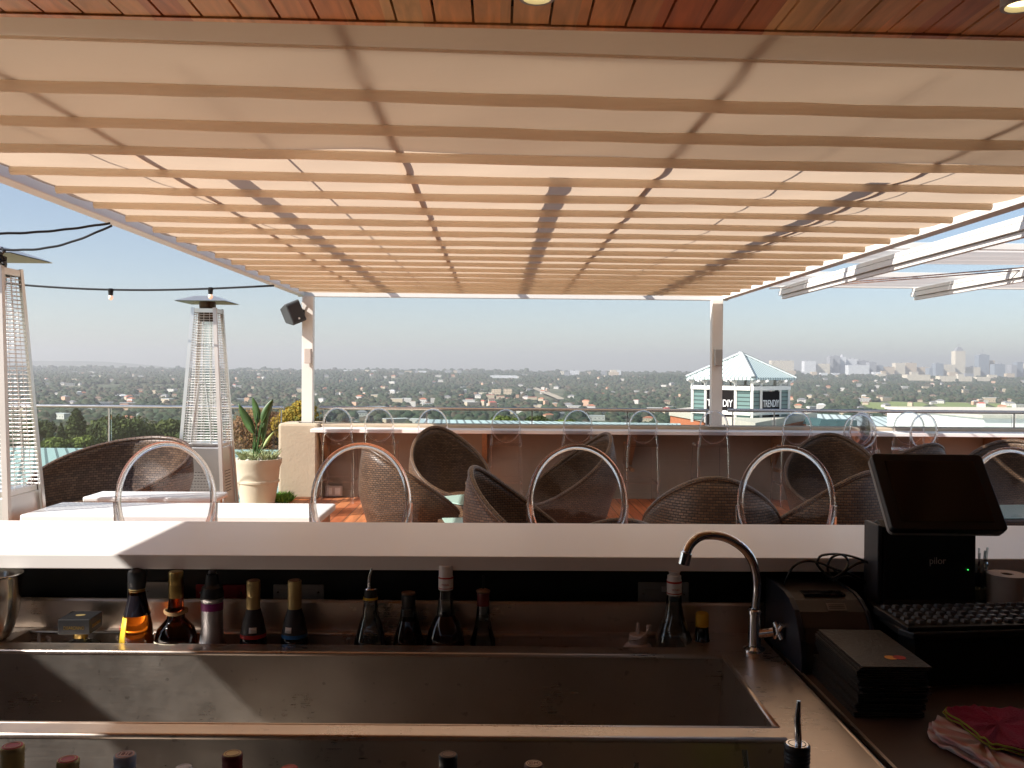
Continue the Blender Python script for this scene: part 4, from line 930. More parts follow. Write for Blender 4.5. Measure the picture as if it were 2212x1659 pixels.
# ================================================================ furniture
def tub(name, label, x, y, back, rb=.26, rt=.42, hb=1.06, hf=.44, seat=.40, mat='wicker', group=None, z=0, seatmat='wicker', lean=.10, pw=1.15):
    t = thing(name, label, 'chair', (x,y,z), R(back), group); n, mrow = 56, 14
    def pt(th, f, off=0):
        c = .5+.5*math.cos(th); h = hf+(hb-hf)*c**pw; zz = h*f; r_ = rb+(rt-rb)*(min(zz,.62)/.62)**.8+off
        if zz > .62: r_ -= .10*((zz-.62)/.45)**2
        return Vector((r_*math.cos(th)+lean*c*(zz/hb)**2, r_*math.sin(th), zz))
    vs, uvf, fs = [], [], []; 
    for i in range(mrow+1):
        for k in range(n+1): th = 2*math.pi*k/n+math.pi; vs.append(pt(th, i/mrow))
    W_ = n+1
    for i in range(mrow):
        for k in range(n):
            ids = (i*W_+k, i*W_+k+1, (i+1)*W_+k+1, (i+1)*W_+k); fs.append(ids)
            uvf.append([((q % W_)/n*2*math.pi*rt, vs[q].z) for q in ids])
    m_ = MB(); m_.add(vs, fs, uvf); m_.build('woven_shell', mat, t, smooth='all', solid=.028)
    m_ = MB(); ring = [pt(2*math.pi*k/n, 1.0) for k in range(n)]
    m_.tube(ring, .021, 8, closed=True)
    nf = n*8; L_ = 0
    for i in range(n):
        for k in range(8): m_.uv[i*8+k] = [(i*.045,k*.02),(i*.045,k*.02+.02),(i*.045+.045,k*.02+.02),(i*.045+.045,k*.02)]
    m_.build('rolled_rim', mat, t, smooth='all')
    m_ = MB(); ri = rb+(rt-rb)*(min(seat,.62)/.62)**.8-.022; vs = [(lean*.15,0,seat+.025)]; fs = []; uvf = []
    for q, rr in enumerate((.5,.85,.98)):
        for k in range(n): th = 2*math.pi*k/n; vs.append((ri*rr*math.cos(th), ri*rr*math.sin(th), seat+.025-.012*q*q))
    for k in range(n): fs.append((0,1+k,1+(k+1)%n))
    for q in (0,1):
        for k in range(n): fs.append((1+q*n+k,1+(q+1)*n+k,1+(q+1)*n+(k+1)%n,1+q*n+(k+1)%n))
    uvf = [[(vs[i][0],vs[i][1]) for i in f] for f in fs]
    m_.add(vs, fs, uvf); m_.build('seat', seatmat, t, smooth='all')
    return t
def at(px, D): return P(px, 1100, D).x
TG = 'wicker tub chairs on the deck'
tub('wicker_daybed','big brown wicker daybed behind the left stool, its inside half in sun',at(240,8.6),8.6,76,rb=.54,rt=.72,hb=.98,hf=.40,seat=.38,mat='wicker_open',pw=.72)
tub('wicker_chair','wicker tub chair seen through the second near stool, sunlit on its left side',at(893,7.7),7.7,-150,group=TG,hb=1.04)
tub('wicker_chair','wicker chair with wide tilted opening beside the aqua glass table, left of centre',at(972,9.25),9.25,118,group=TG,hb=1.09,rt=.41)
tub('wicker_chair','wicker chair close behind the bar between the second and third near stools',at(1150,5.75),5.75,165,group=TG,hb=1.06,rt=.40)
tub('wicker_chair','tall wicker chair seen through the third near stool, back to the right',at(1225,8.5),8.5,18,group=TG,hb=1.10,rt=.43)
tub('wicker_chair','low dark wicker rim just above the bar inside the third near stool',at(1285,4.6),4.6,-80,group=TG,hb=.99,rt=.38)
tub('wicker_chair','wicker chair with its rounded back to the bar left of the fourth near stool',at(1535,5.75),5.75,-100,group=TG,hb=1.06,rt=.43)
tub('wicker_chair','wicker chair filling the fourth near stool backrest, its back to the bar',at(1762,5.9),5.9,-60,group=TG,hb=1.08,rt=.43)
tub('wicker_chair','wicker chair facing the bar behind the fourth near stool, to its upper right',at(1800,8.5),8.5,75,group=TG,hb=1.09,rt=.45)
tub('wicker_chair','wicker chair mostly hidden by the till screen, only its top showing',at(1935,9.0),9.0,-70,group=TG,hb=1.02,rt=.43)
tub('wicker_chair','wicker chair seen through the rightmost near stool',at(2190,8.2),8.2,60,group=TG,hb=1.06,rt=.5)
tub('wicker_chair','wicker chair low behind the till beside the small aqua table',at(1925,6.6),6.6,-30,group=TG,hb=.86,rt=.40)
def wtable(label, x, y, rz, s_=.30, z=.5):
    t = thing('wicker_table', label, 'table', (x,y,0), R(rz), 'low wicker tables with aqua glass tops')
    m_ = MB(); m_.box(-s_,s_,-s_,s_,z-.13,z-.012); m_.build('woven_frame','wicker',t,bevel=.012)
    m_ = MB(); m_.box(-s_*.8,s_*.8,-s_*.8,s_*.8,0,z-.133); m_.build('woven_base','wicker',t)
    m_ = MB(); m_.box(-s_*.90,s_*.90,-s_*.90,s_*.90,z-.009,z); m_.build('glass_top','aqua_glass',t,bevel=.002)
wtable('low wicker table with aqua glass top right of the tilted opening chair',at(1022,8.35),8.35,38,.33)
wtable('low wicker table with aqua glass top just over the bar, left of the centre chair',at(1045,7.0),7.0,10,.33)
wtable('low wicker table with aqua glass top beside the till screen, left edge',at(1892,7.5),7.5,50,.28)
wtable('low wicker table with aqua glass top behind the rightmost near stool',at(2190,7.0),7.0,5,.36,.62)
# ---- clear stools
def make_stool(label, loc, rz, group):
    t = thing('clear_stool', label, 'stool', loc, rz, group)
    cz, a, b_ = 1.008, .179, .208; yb = .19
    ring = [(a*math.sin(2*math.pi*k/56), yb+.012*math.cos(2*math.pi*k/56), cz+b_*math.cos(2*math.pi*k/56)) for k in range(56)]
    m_ = MB(); m_.tube(ring, .0108, 12, closed=True, flat=1.4); br = m_.build('backrest_rim','acrylic',t,smooth='all')
    m_ = MB(); vs = []; n = 56
    for f in (0,1):
        off = .0025 if f else -.0025
        vs.append((0,yb+.012+off,cz))
        for q in (.5,.95):
            for k in range(n): an = 2*math.pi*k/n; vs.append((a*q*math.sin(an), yb+.012*(1-q*q)+.012*math.cos(an)*q+off+.0012*math.sin(an*3+q*7), cz+b_*q*math.cos(an)))
    o1 = 1+2*n; fs = []
    for s_ in (0, o1):
        for k in range(n):
            A_ = (s_, s_+1+k, s_+1+(k+1)%n); B_ = (s_+1+k, s_+1+n+k, s_+1+n+(k+1)%n, s_+1+(k+1)%n)
            fs += [A_, B_] if s_ else [A_[::-1], B_[::-1]]
    m_.add(vs, fs); m_.build('backrest_panel','clear_panel',t,smooth='all')
    for s_ in (-1,1):
        m_ = MB(); jx = a*math.sin(2.05); jz = cz+b_*math.cos(2.05)
        m_.tube([(s_*.205,.235,0),(s_*.200,.215,.40),(s_*.192,.20,.75),(s_*(jx+.018),yb+.004,jz-.03),(s_*(a+.008),yb,cz-.01)],[.0155,.0155,.017,.015,.009],6,flat=1.1); m_.build('rear_leg','acrylic',t)
        m_ = MB(); m_.bar((s_*.20,-.20,0),(s_*.180,-.165,.745),.028); m_.build('front_leg','acrylic',t,bevel=.003)
        m_ = MB(); m_.bar((s_*.197,-.185,.28),(s_*.201,.222,.28),.016,.022); m_.build('side_stretcher','acrylic',t)
    m_ = MB(); m_.box(-.192,.192,-.19,.20,.745,.782); m_.build('seat','acrylic',t,bevel=.006)
    for y_ in (-.186,.222): m_ = MB(); m_.bar((-.19,y_,.30 if y_ < 0 else .285),(.19,y_,.30 if y_ < 0 else .285),.016,.024); m_.build('footrest','acrylic',t)
    return t
NG = 'clear stools along the bar'; FG = 'clear stools along the far ledge'
near = [(358,'leftmost clear stool at the bar, before the sunlit daybed'),(783,'clear stool at the bar over the sunlit deck, second from left'),(1245,'middle clear stool at the bar, dark chairs seen through it'),(1702,'clear stool at the bar left of the till screen'),(2186,'clear stool at the bar cut by the right edge, behind the till')]
S0 = None
for q,(px_,lb) in enumerate(near):
    x = P(px_,1050,3.36).x; loc = (x, 3.17, .2); rz_ = [0,.03,-.02,.02,.0][q]
    if S0 is None: S0 = make_stool(lb, loc, rz_, NG)
    else: dup(S0, loc, rz_, lb)
far = [(729,11.37,180,'clear stool at the left end of the ledge'),(820,11.37,178,'second clear stool at the ledge, right of the left canopy post'),(934,11.3,181,'third clear stool at the ledge, above the tilted wicker chair'),
 (1093,11.37,180,'clear stool at the ledge with its legs showing, left of centre'),(1248,11.37,180,'clear stool at the ledge right above the middle near stool'),(1389,11.37,180,'clear stool at the ledge standing free on red boards'),
 (1542,11.37,180,'clear stool at the ledge in front of the right canopy post'),(1722,11.3,180,'clear stool at the ledge below the tower with signs'),(1850,11.2,200,'left one of the overlapping clear stool pair nearest the tower'),
 (1876,10.7,150,'right one of the overlapping clear stool pair nearest the tower'),(1990,10.9,190,'wider clear stool of the pair above the till screen'),(1975,11.5,160,'narrow turned clear stool of the pair above the till screen')]
for (px_,D_,rz_,lb) in far:
    x = P(px_,930,D_).x; r_ = R(rz_); o = dup(S0, (x+.19*math.sin(r_), D_-.19*math.cos(r_), 0) if 0 else (x, D_+.19, 0), r_, lb); o['group'] = FG
# ---- patio heaters
def heater(label, x, y, grp):
    t = thing('patio_heater', label, 'patio heater', (x,y,0), 0, grp)
    sb, st = .285, .135; zt = 2.385
    def s_at(z): return sb+(st-sb)*z/zt
    for a in (-1,1):
        for b in (-1,1):
            m_ = MB()
            p0 = Vector((a*sb,b*sb,0)); p1 = Vector((a*st,b*st,zt)); i = Vector((a,b,0)).normalized()
            m_.bar(p0+Vector((-a*.017,0,0)),p1+Vector((-a*.017,0,0)),.038,.006,up=(0,b,0)); m_.bar(p0+Vector((0,-b*.017,0)),p1+Vector((0,-b*.017,0)),.038,.006,up=(a,0,0))
            m_.build('corner_leg','heater_rose' if (a,b) == (1,-1) else 'heater_steel',t)
    s0, s1 = s_at(.02)-.022, s_at(.84)-.022
    m_ = MB(); vs = [(-s0,-s0,.03),(s0,-s0,.03),(s0,s0,.03),(-s0,s0,.03),(-s1,-s1,.84),(s1,-s1,.84),(s1,s1,.84),(-s1,s1,.84)]
    m_.add(vs,[(3,2,1,0),(4,5,6,7),(0,1,5,4),(1,2,6,5),(2,3,7,6),(3,0,4,7)]); bx = m_.build('gas_cabinet','heater_steel',t,bevel=.008)
    m_ = MB()
    for side in (0,1):
        for r_ in range(8):
            for c in range(6):
                z = .34+r_*.032; u = -.10+c*.034+(r_%2)*.008; s2 = s_at(z)-.0205
                if side == 0: m_.box(u,u+.02,-s2-.002,-s2+.004,z,z+.006)
                else: m_.box(s2-.004,s2+.002,u,u+.02,z,z+.006)
    m_.build('vent_slots','matt_black',bx)
    m_ = MB(); zz = .885
    while zz < 2.33:
        s2 = s_at(zz)-.012; m_.tube([(-s2,-s2,zz),(s2,-s2,zz),(s2,s2,zz),(-s2,s2,zz)],.0028,4,closed=True); zz += .0285
    for k in range(3):
        u = -.5+k*.5
        for f in range(4):
            def c(z):
                s2 = s_at(z)-.016; return [(u*s2,-s2,z),(s2,u*s2,z),(u*s2,s2,z),(-s2,u*s2,z)][f]
            m_.tube([c(.87),c(2.34)],.0026,4)
    m_.build('wire_guard','wire',t)
    m_ = MB(); q = [(-.55,.93),(-.30,1.45),(-.25,1.55),(.20,1.55),(.27,1.45),(.55,.93),(.5,.89),(-.5,.89)]
    m_.tube([(u*(s_at(z)-.02),-(s_at(z)-.004),z) for u,z in q],.004,5,closed=True); m_.build('guard_door','wire',t)
    m_ = MB(); m_.lathe([(.05,.86),(.05,2.25)],(0,0,0),20,cap=False); m_.build('glass_tube','window_glass',t,smooth='all')
    m_ = MB(); m_.box(-.20,.20,-.20,.20,.842,.875); m_.build('cabinet_lid','heater_steel',t); m_ = MB(); m_.box(-st-.0,st,-st-.002,-st+.006,2.33,2.375); m_.box(-st,st,st-.006,st+.002,2.33,2.375); m_.box(st-.006,st+.002,-st,st,2.33,2.375); m_.box(-st-.002,-st+.006,-st,st,2.33,2.375); m_.build('collar_plates','heater_steel',t)
    m_ = MB(); m_.lathe([(.085,2.24),(.088,2.40),(.09,2.405),(.088,2.46)],(0,0,0),24); m_.build('burner','burner',t,smooth=True)
    h = .275; m_ = MB(); vs = [(-h,-h,2.452),(h,-h,2.452),(h,h,2.452),(-h,h,2.452),(-.11,-.11,2.515),(.11,-.11,2.515),(.11,.11,2.515),(-.11,.11,2.515)]
    m_.add(vs,[(4,5,6,7),(0,1,5,4),(1,2,6,5),(2,3,7,6),(3,0,4,7)]); m_.cur = 1
    m_.add([(x_,y_,z_-.006) for x_,y_,z_ in vs],[(7,6,5,4),(4,5,1,0),(5,6,2,1),(6,7,3,2),(7,4,0,3)]); m_.build('reflector_hood',['heater_steel','hood_under'],t)
heater('pyramid patio heater with square hood standing before the glass balustrade', at(447,10), 10.0, 'pyramid patio heaters')
heater('nearer patio heater cut by the left edge, brown burner under its hood', P(-17,800,6.1).x, 6.1, 'pyramid patio heaters')
# ---- potted plant
pt_ = thing('planter','tall round beige pot with ribbed band beside the plaster pillar','planter',(at(557,11.1),11.1,-.006),0)
m_ = MB(); m_.lathe([(.19,0),(.205,.05),(.245,.27),(.250,.30),(.262,.305),(.262,.33),(.252,.335),(.268,.50),(.29,.545),(.292,.60),(.268,.60),(.262,.55),(.2,.53)],(0,0,0),40); m_.build('pot','pot',pt_,smooth=True)
def pebbles():
    g = random.Random(2); m_ = MB(); v, f = ico(1)
    for _ in range(110):
        a = g.uniform(0,6.28); r_ = .25*math.sqrt(g.random()); s_ = g.uniform(.012,.028); c = Vector((r_*math.cos(a),r_*math.sin(a),.575+g.uniform(-.01,.02)))
        m_.add([c+Vector((p[0]*s_*g.uniform(.8,1.3),p[1]*s_,p[2]*s_*.6)) for p in v],[tuple(q) for q in f])
    o = m_.build('pebbles','pebble',pt_,smooth='all'); o['kind'] = 'stuff'
pebbles()
pl_ = thing('strelitzia_plant','upright plant with broad dark paddle leaves growing in the beige pot','plant',(pt_.location.x,11.1,.56),0)
def leaf(base, tip, w_, mat, nme, bend=.02, twist=0.0):
    b, e = Vector(base), Vector(tip); ax = e-b; l = ax.length; d = ax.normalized(); sd = Vector((math.cos(twist),math.sin(twist),0)); sd = (sd-d*sd.dot(d)).normalized(); nn = d.cross(sd)
    m_ = MB(); vs = []; n = 12
    for k in range(n+1):
        u = k/n; ww = w_*(math.sin(math.pi*min(1,u**.85))**.75)*.5*(1-.15*u) if 0 < u < 1 else .001
        c = b+ax*u+nn*bend*math.sin(u*math.pi)
        vs += [c-sd*ww+nn*ww*.35, c, c+sd*ww+nn*ww*.35]
    fs = []
    for k in range(n): fs += [(3*k,3*k+1,3*k+4,3*k+3),(3*k+1,3*k+2,3*k+5,3*k+4)]
    m_.add(vs, fs); return m_.build(nme, mat, pl_, smooth='all', solid=.003)
def lp(px_,py_,dy=0): v = P(px_,py_,11.1+dy)-pl_.location; return v
for (bx_,by_,tx_,ty_,w_,mt_,tw,dy) in ((549,938,515,872,.115,'strelitzia',.2,0),(555,917,545,857,.11,'strelitzia',-.3,.05),(566,915,590,862,.12,'strelitzia',.5,-.03),(560,930,570,886,.085,'strelitzia',-.6,.04),(569,955,580,900,.095,'strelitzia',.9,-.02),(568,968,592,932,.05,'leaf_pale',.3,-.05)):
    leaf(lp(bx_,by_,dy), lp(tx_,ty_,dy+.03), w_, mt_, 'leaf', .02, tw)
    m_ = MB(); r0_ = lp(551+(bx_-556)*.3,990,dy*.3); m_.tube([r0_, (r0_+lp(bx_,by_,dy))/2+Vector((-.008,0,0)), lp(bx_,by_,dy), lp(bx_,by_,dy).lerp(lp(tx_,ty_,dy+.03),.5)],[.014,.010,.007,.003],7); m_.build('stem','strelitzia',pl_,smooth=True)
su = thing('succulent_border','ring of spiky pale green succulents around the rim of the beige pot','plant',(pt_.location.x,11.1,.575),0)
g = random.Random(8)
for q in range(11):
    a = 2*math.pi*q/11+.2; c = Vector((.19*math.cos(a),.19*math.sin(a),0)); m_ = MB()
    for k in range(26):
        an = g.uniform(0,6.28); d = Vector((math.cos(an),math.sin(an),0)); l = g.uniform(.06,.13); e = Vector((-d.y,d.x,0))*.007; cc = c+d*g.uniform(0,.03)
        m_.add([cc-e,cc+e,cc+d*l*.35+Vector((0,0,l*.6))+e,cc+d*l*.35+Vector((0,0,l*.6))-e,cc+d*l*.8+Vector((0,0,l))],[(0,1,2,3),(3,2,4)])
    m_.build('rosette','succulent',su,solid=.004)
# ---- white tables
def wht(name,label,x0,x1,y0,y1,z,th,group=None):
    t = thing(name,label,'table',((x0+x1)/2,(y0+y1)/2,0),0,group); a,b = (x1-x0)/2,(y1-y0)/2
    m_ = MB(); m_.box(-a,a,-b,b,z-th,z); m_.build('top','marble_white',t,bevel=.012)
    for sx in (-1,1):
        for sy in (-1,1): m_ = MB(); m_.box(sx*(a-.06)-.025,sx*(a-.06)+.025,sy*(b-.06)-.025,sy*(b-.06)+.025,0,z-th-.002); m_.build('leg','rail_steel',t)
    return t
wht('patio_table','long white tabletop in full sun just behind the bar at the left',-3.12,-1.16,5.83,6.40,.74,.05,'white patio tables')
wht('patio_table','shorter white tabletop behind the long one, in front of the daybed',-3.08,-2.10,6.62,6.95,.745,.04,'white patio tables')
m_ = MB(); m_.box(-.20,.17,-.075,.075,0,.012,Matrix.Rotation(.06,4,'Z')); m_.cur = 1; m_.box(-.197,.168,-.073,.073,.0125,.016,Matrix.Rotation(.06,4,'Z')); tag(m_.build('menu_board',['menu_tan','paper'],loc=(-2.86,6.02,.742)),'thin menu board with gold brown edge on the long white table','menu')
for v_ in bpy.data.objects['menu_board'].data.vertices: pass
# ================================================================ the bar
bc = thing('bar_counter','thick white bar counter running across the picture over a black front','counter',(0,2.37,0))
m_ = MB(); m_.box(-2.47,5.9,0,.53,1.166,1.204); m_.build('top','white_top',bc,bevel=.0025)
m_ = MB(); m_.box(-2.40,5.9,.15,.50,.002,1.164); m_.build('body','black_panel',bc)
def sock(px0,px1,py0,py1,label,mat,extra=None,group=None):
    a, b = P(px0,py0,2.518), P(px1,py1,2.518); t = thing('socket_plate',label,'socket',((a.x+b.x)/2,2.518,(a.z+b.z)/2),0,group); w_, h_ = (b.x-a.x)/2, (a.z-b.z)/2
    m_ = MB(); m_.box(-w_,w_,-.006,.0015,-h_,h_); m_.build('plate',mat,t,bevel=.0025)
    for dx in ((.0,) if extra == 'screw' else (-.8,.8)):
        m_ = MB(); m_.tube([(w_*dx,-.0085,h_*.1),(w_*dx,-.0062,h_*.1)],.003,10); m_.build('screw','rail_steel',t)
    if extra == 'outlets':
        for dx in (-.45,.45): m_ = MB(); m_.box(w_*(dx-.3),w_*(dx+.3),-.0105,-.0065,-h_*.55,h_*.45); m_.build('outlet','grey_plastic',t,bevel=.001)
        m_ = MB(); m_.box(-w_*.08,w_*.08,-.0125,-.0065,h_*.3,h_*.7); m_.build('switch','white_plastic',t)
sock(276,368,1256,1300,'grey cover plate with one screw behind the black capped bottle','grey_plastic','screw')
sock(424,533,1262,1300,'red socket plate behind the silver canister','red_plate')
sock(591,700,1262,1298,'grey socket plate behind the blue banded bottle','grey_plastic','outlets')
sock(1378,1487,1257,1312,'grey double socket behind the empty syrup bottle under the tap','grey_plastic','outlets')
# ---- stainless worktop
sw = thing('steel_worktop','stainless steel bar worktop with long sink and sunk bottle wells','worktop',(0,2.3,0),-.014)
ZS = .98
m_ = MB()
for (x0,x1,y0,y1) in ((-2.3,.72,.125,.16),(-2.3,.50,-.044,.014),(-2.3,-1.28,.014,.125),(.50,.72,-.044,.125),(.585,.72,-1.25,-.044),(-2.3,.585,-.559,-.506),(-2.3,-1.75,-.506,-.044)): m_.box(x0,x1,y0,y1,ZS-.03,ZS)
m_.build('top_plate','steel',sw)
m_ = MB(); m_.prism([(.150,ZS-.03),(.150,1.055),(.153,1.062),(.160,1.063),(.164,1.06),(.164,ZS-.03)],-2.3,.745); m_.build('backsplash','steel',sw,bevel=.001)
m_ = MB()
for (y_) in (-.044,-.506,-.559): m_.tube([(-2.3,y_,ZS-.0045),(.585,y_,ZS-.0045)],.0062,10)
m_.tube([(-1.28,.014,ZS-.0045),(.50,.014,ZS-.0045)],.005,8); m_.tube([(-1.28,.125,ZS-.0045),(.50,.125,ZS-.0045)],.005,8)
m_.tube([(.585,-.506,ZS-.0045),(.585,-.044,ZS-.0045)],.0062,8); m_.tube([(.722,-1.25,ZS-.0045),(.722,.15,ZS-.0045)],.006,8)
m_.build('rolled_edges','steel',sw,smooth='all')
def basin(nme,x0,x1,y0,y1,zt,dep,mat,r=.0):
    m_ = MB(); z0 = zt-dep; i = .02
    vs = [(x0,y0,zt),(x1,y0,zt),(x1,y1,zt),(x0,y1,zt),(x0+i,y0+i,z0),(x1-i,y0+i,z0),(x1-i,y1-i,z0),(x0+i,y1-i,z0)]
    m_.add(vs,[(4,5,6,7),(0,4,7,3),(1,2,6,5),(0,1,5,4),(3,7,6,2)]); return m_.build(nme,mat,sw,solid=.002)
sb_ = basin('sink_basin',-1.75,.583,-.505,-.046,ZS-.004,.27,'steel_dull')
m_ = MB(); m_.lathe([(.03,ZS-.272),(.045,ZS-.2725),(.045,ZS-.2705),(.03,ZS-.2705)],(-.3,-.27,0),24); m_.build('drain','chrome',sb_)
basin('bottle_well',-1.279,.499,.015,.124,ZS-.004,.145,'steel')
basin('speed_well',-2.2,.612,-1.2,-.561,ZS-.004,.24,'steel_dull')
m_ = MB(); m_.box(-2.3,.70,-1.20,-.02,.05,ZS-.30); m_.build('underframe','matt_black',sw)
m_ = MB(); m_.box(-2.3,.70,-1.252,-1.22,.05,ZS-.032); m_.build('front_skirt','steel',sw)
# ---- side counter, till desk
sc_ = thing('side_counter','dark side counter right of the steel worktop, with bright metal edge','counter',(.75,2.3,0),-.01)
m_ = MB(); m_.box(.0,1.8,-1.25,.05,.93,.972); m_.build('top','bar_wood',sc_,bevel=.002)
m_ = MB(); m_.box(-.008,-.001,-1.25,.05,.925,.976); m_.build('edge_strip','steel',sc_)
m_ = MB(); m_.box(.03,1.8,-1.2,.05,.05,.928); m_.build('cabinet','black_panel',sc_)
ZD = 1.105
td = thing('till_desk','raised black stand under the till and keyboard','stand',(.95,2.05,.972))
m_ = MB()
pl = [(.965-.95,2.02-2.05),(1.75-.95,2.10-2.05),(1.75-.95,2.365-2.05),(1.0-.95,2.365-2.05),(.955-.95,2.2-2.05),(.948-.95,2.06-2.05)]
m_.slab(pl,.115,ZD-.972); m_.build('desk_top','black_plastic',td,bevel=.004)
pl2 = [(x+.0*(1),y+.012) if y < .1 else (x,y-.006) for x,y in pl]; m_ = MB(); m_.slab([(.03,-.005),(.80,.06),(.80,.30),(.06,.30)],.0,.113); m_.build('drawer_body','matt_black',td)
# till
ti = thing('till','black touch screen till with power light on its base, cables behind','till',(1.10,2.3,ZD))
def L(v): return Vector(v)-Vector((1.10,2.3,ZD))
tl, tr_, brr, bl = P(1880,979.5,2.283),P(2121,981,2.283),P(2179,1146.5,2.15),P(1929.6,1143,2.15)
cx_ = (tl+tr_+brr+bl)/4; ex = ((tr_-tl)+(brr-bl)).normalized(); ey = ((tl-bl)+(tr_-brr)).normalized(); ez_ = ex.cross(ey).normalized(); ey = ez_.cross(ex)
if ez_.y > 0: ez_ = -ez_
hw = ((tr_-tl).length+(brr-bl).length)/4; hh2 = ((tl-bl).length+(tr_-brr).length)/4
MS = Matrix(((ex.x,ey.x,ez_.x,0),(ex.y,ey.y,ez_.y,0),(ex.z,ey.z,ez_.z,0),(0,0,0,1))); MS = Matrix.Translation(L(cx_)) @ MS
def rrect(w_,h_,r_,n=6):
    p = []
    for cx2,cy2,a0 in ((w_-r_,h_-r_,0),(-w_+r_,h_-r_,90),(-w_+r_,-h_+r_,180),(w_-r_,-h_+r_,270)):
        for k in range(n+1): a = R(a0+90*k/n); p.append((cx2+r_*math.cos(a),cy2+r_*math.sin(a)))
    return p
def rr_slab(w_,h_,r_,z0,z1,nme,mat,par,bev=0):
    m_ = MB(); p = rrect(w_,h_,r_); n = len(p); m_.add([MS @ Vector((x,y,z0)) for x,y in p]+[MS @ Vector((x,y,z1)) for x,y in p],[tuple(range(n-1,-1,-1)),tuple(range(n,2*n))]+[(i,(i+1)%n,n+(i+1)%n,n+i) for i in range(n)]); return m_.build(nme,mat,par,bevel=bev)
s1_ = rr_slab(hw,hh2,.012,-.022,0,'screen_housing','black_plastic',ti,.003)
rr_slab(hw*.80,hh2*.80,.002,.0006,.0014,'display','screen_glass',s1_)
rr_slab(hw*.999,hh2*.999,.014,-.034,-.0225,'rear_shell','grey_plastic',s1_,.004)
m_ = MB(); m_.prism([(-.035,0),(-.028,.012),(-.026,.20),(.012,.215),(.045,.20),(.062,.012),(.064,0)],-.098,.146); m_.build('base','black_plastic',ti,bevel=.004)
m_ = MB(); m_.box(-.112,-.0995,-.028,.06,0,.205); m_.build('side_panel','dark_plastic',ti,bevel=.003)
q = L(P(2026,1212,2.268)); text('lettering','pilor',.026,'paper',ti,(q.x,-.0305,q.z),(R(86),0,0),.0004,.9)
q = L(P(2091.5,1231,2.268)); m_ = MB(); m_.lathe([(.0012,0),(.0012,.001)],(0,0,0),10); o = m_.build('power_light','led_green',ti); o.location = (q.x,-.0305,q.z); o.rotation_euler = (R(90),0,0)
m_ = MB(); m_.tube([(.0,.0,.19),(.02,-.05,.24),(.02,-.06,.26)],.02,10); m_.build('neck','black_plastic',ti)
# keyboard
kb = thing('keyboard','black keyboard with pale lit key edges in front of the till','keyboard',(.955,2.03,ZD),.09)
m_ = MB(); m_.prism([(0,0),(0,.010),(.155,.020),(.155,0)],0,.44); m_.build('case','black_plastic',kb,bevel=.002)
k0 = None
for r_ in range(5):
    for c in range(15):
        if k0 is None: m_ = MB(); s_ = .0085; m_.add([(-s_,-s_,0),(s_,-s_,0),(s_,s_,0),(-s_,s_,0),(-s_*.75,-s_*.7,.007),(s_*.75,-s_*.7,.007),(s_*.75,s_*.8,.007),(-s_*.75,s_*.8,.007)],[(4,5,6,7),(0,1,5,4),(1,2,6,5),(2,3,7,6),(3,0,4,7)]); k = k0 = m_.build('key','keycap',kb)
        else: k = k0.copy(); COL.objects.link(k)
        k.location = (.018+c*.0282*.98+(r_%2)*.004, .022+r_*.027, .0125+r_*.0017)
# paper roll + tumbler of straws
pr = thing('paper_roll','thick grey white till paper roll at the right edge beside the keyboard','paper roll',(1.335,2.285,ZD))
m_ = MB(); m_.lathe([(.016,.0),(.048,0),(.048,.078),(.016,.078),(.016,.0)],(0,0,0),40,cap=False); m_.build('paper','paper',pr,smooth=True); m_ = MB(); m_.lathe([(.0125,.001),(.0155,.001),(.0155,.0775),(.0125,.0775),(.0125,.001)],(0,0,0),24,cap=False); m_.build('core','brown_cap',pr)
tm = thing('tumbler','small clear glass holding drinking straws right of the till','glass',(1.278,2.325,ZD))
m_ = MB(); m_.lathe([(.020,0),(.027,.10)],(0,0,0),24,cap=False); m_.lathe([(.001,.002),(.020,.002)],(0,0,0),24,cap=False); m_.build('tumbler_wall','bottle_clear',tm,smooth='all')
m_ = MB(); m_.lathe([(.001,.004),(.0195,.004),(.0215,.03),(.001,.03)],(0,0,0),24); m_.build('drink_residue','cream_label',tm,smooth=True)
for q in range(9):
    a = q*.7; m_ = MB(); m_.tube([(.012*math.cos(a),.012*math.sin(a),.006),(.024*math.cos(a+.3),.02*math.sin(a+.3),.128+.006*(q%3))],.0028,8); m_.build('straw','bottle_clear',tm)
# printer
pt2 = thing('card_printer','rounded dark slip printer with small label, left of the menu stack','printer',(.745,2.13,.972))
prof = [(.0,.0),(.003,.03),(.014,.07),(.032,.103),(.06,.135),(.10,.155),(.14,.163),(.29,.165),(.295,.0)]
m_ = MB(); m_.prism(prof,.012,.178); m_.build('body','printer_brown',pt2,bevel=.003)
m_ = MB(); m_.prism([(a-.004,b+.006 if b > 0 else b) for a,b in prof],-.003,.0115); m_.build('side_plate','blue_black',pt2,bevel=.002)
m_ = MB(); m_.prism([(a-.002,b+.003 if b > 0 else b) for a,b in prof],.1785,.188); m_.build('side_plate','blue_black',pt2,bevel=.002)
m_ = MB(); m_.box(.045,.15,.115,.155,.1605,.1655); m_.build('paper_window','screen_glass',pt2)
MR = Matrix.Translation((.11,.0715,.1446)) @ Matrix.Rotation(R(38),4,'X'); m_ = MB(); m_.box(-.024,.024,-.011,.011,0,.0012,MR); st_ = m_.build('sticker','sticker',pt2)
for dz in (-.005,.0,.005): m_ = MB(); m_.box(-.02,.02,dz-.0006,dz+.0006,.0014,.0018,MR); m_.build('printed_line','matt_black',st_)
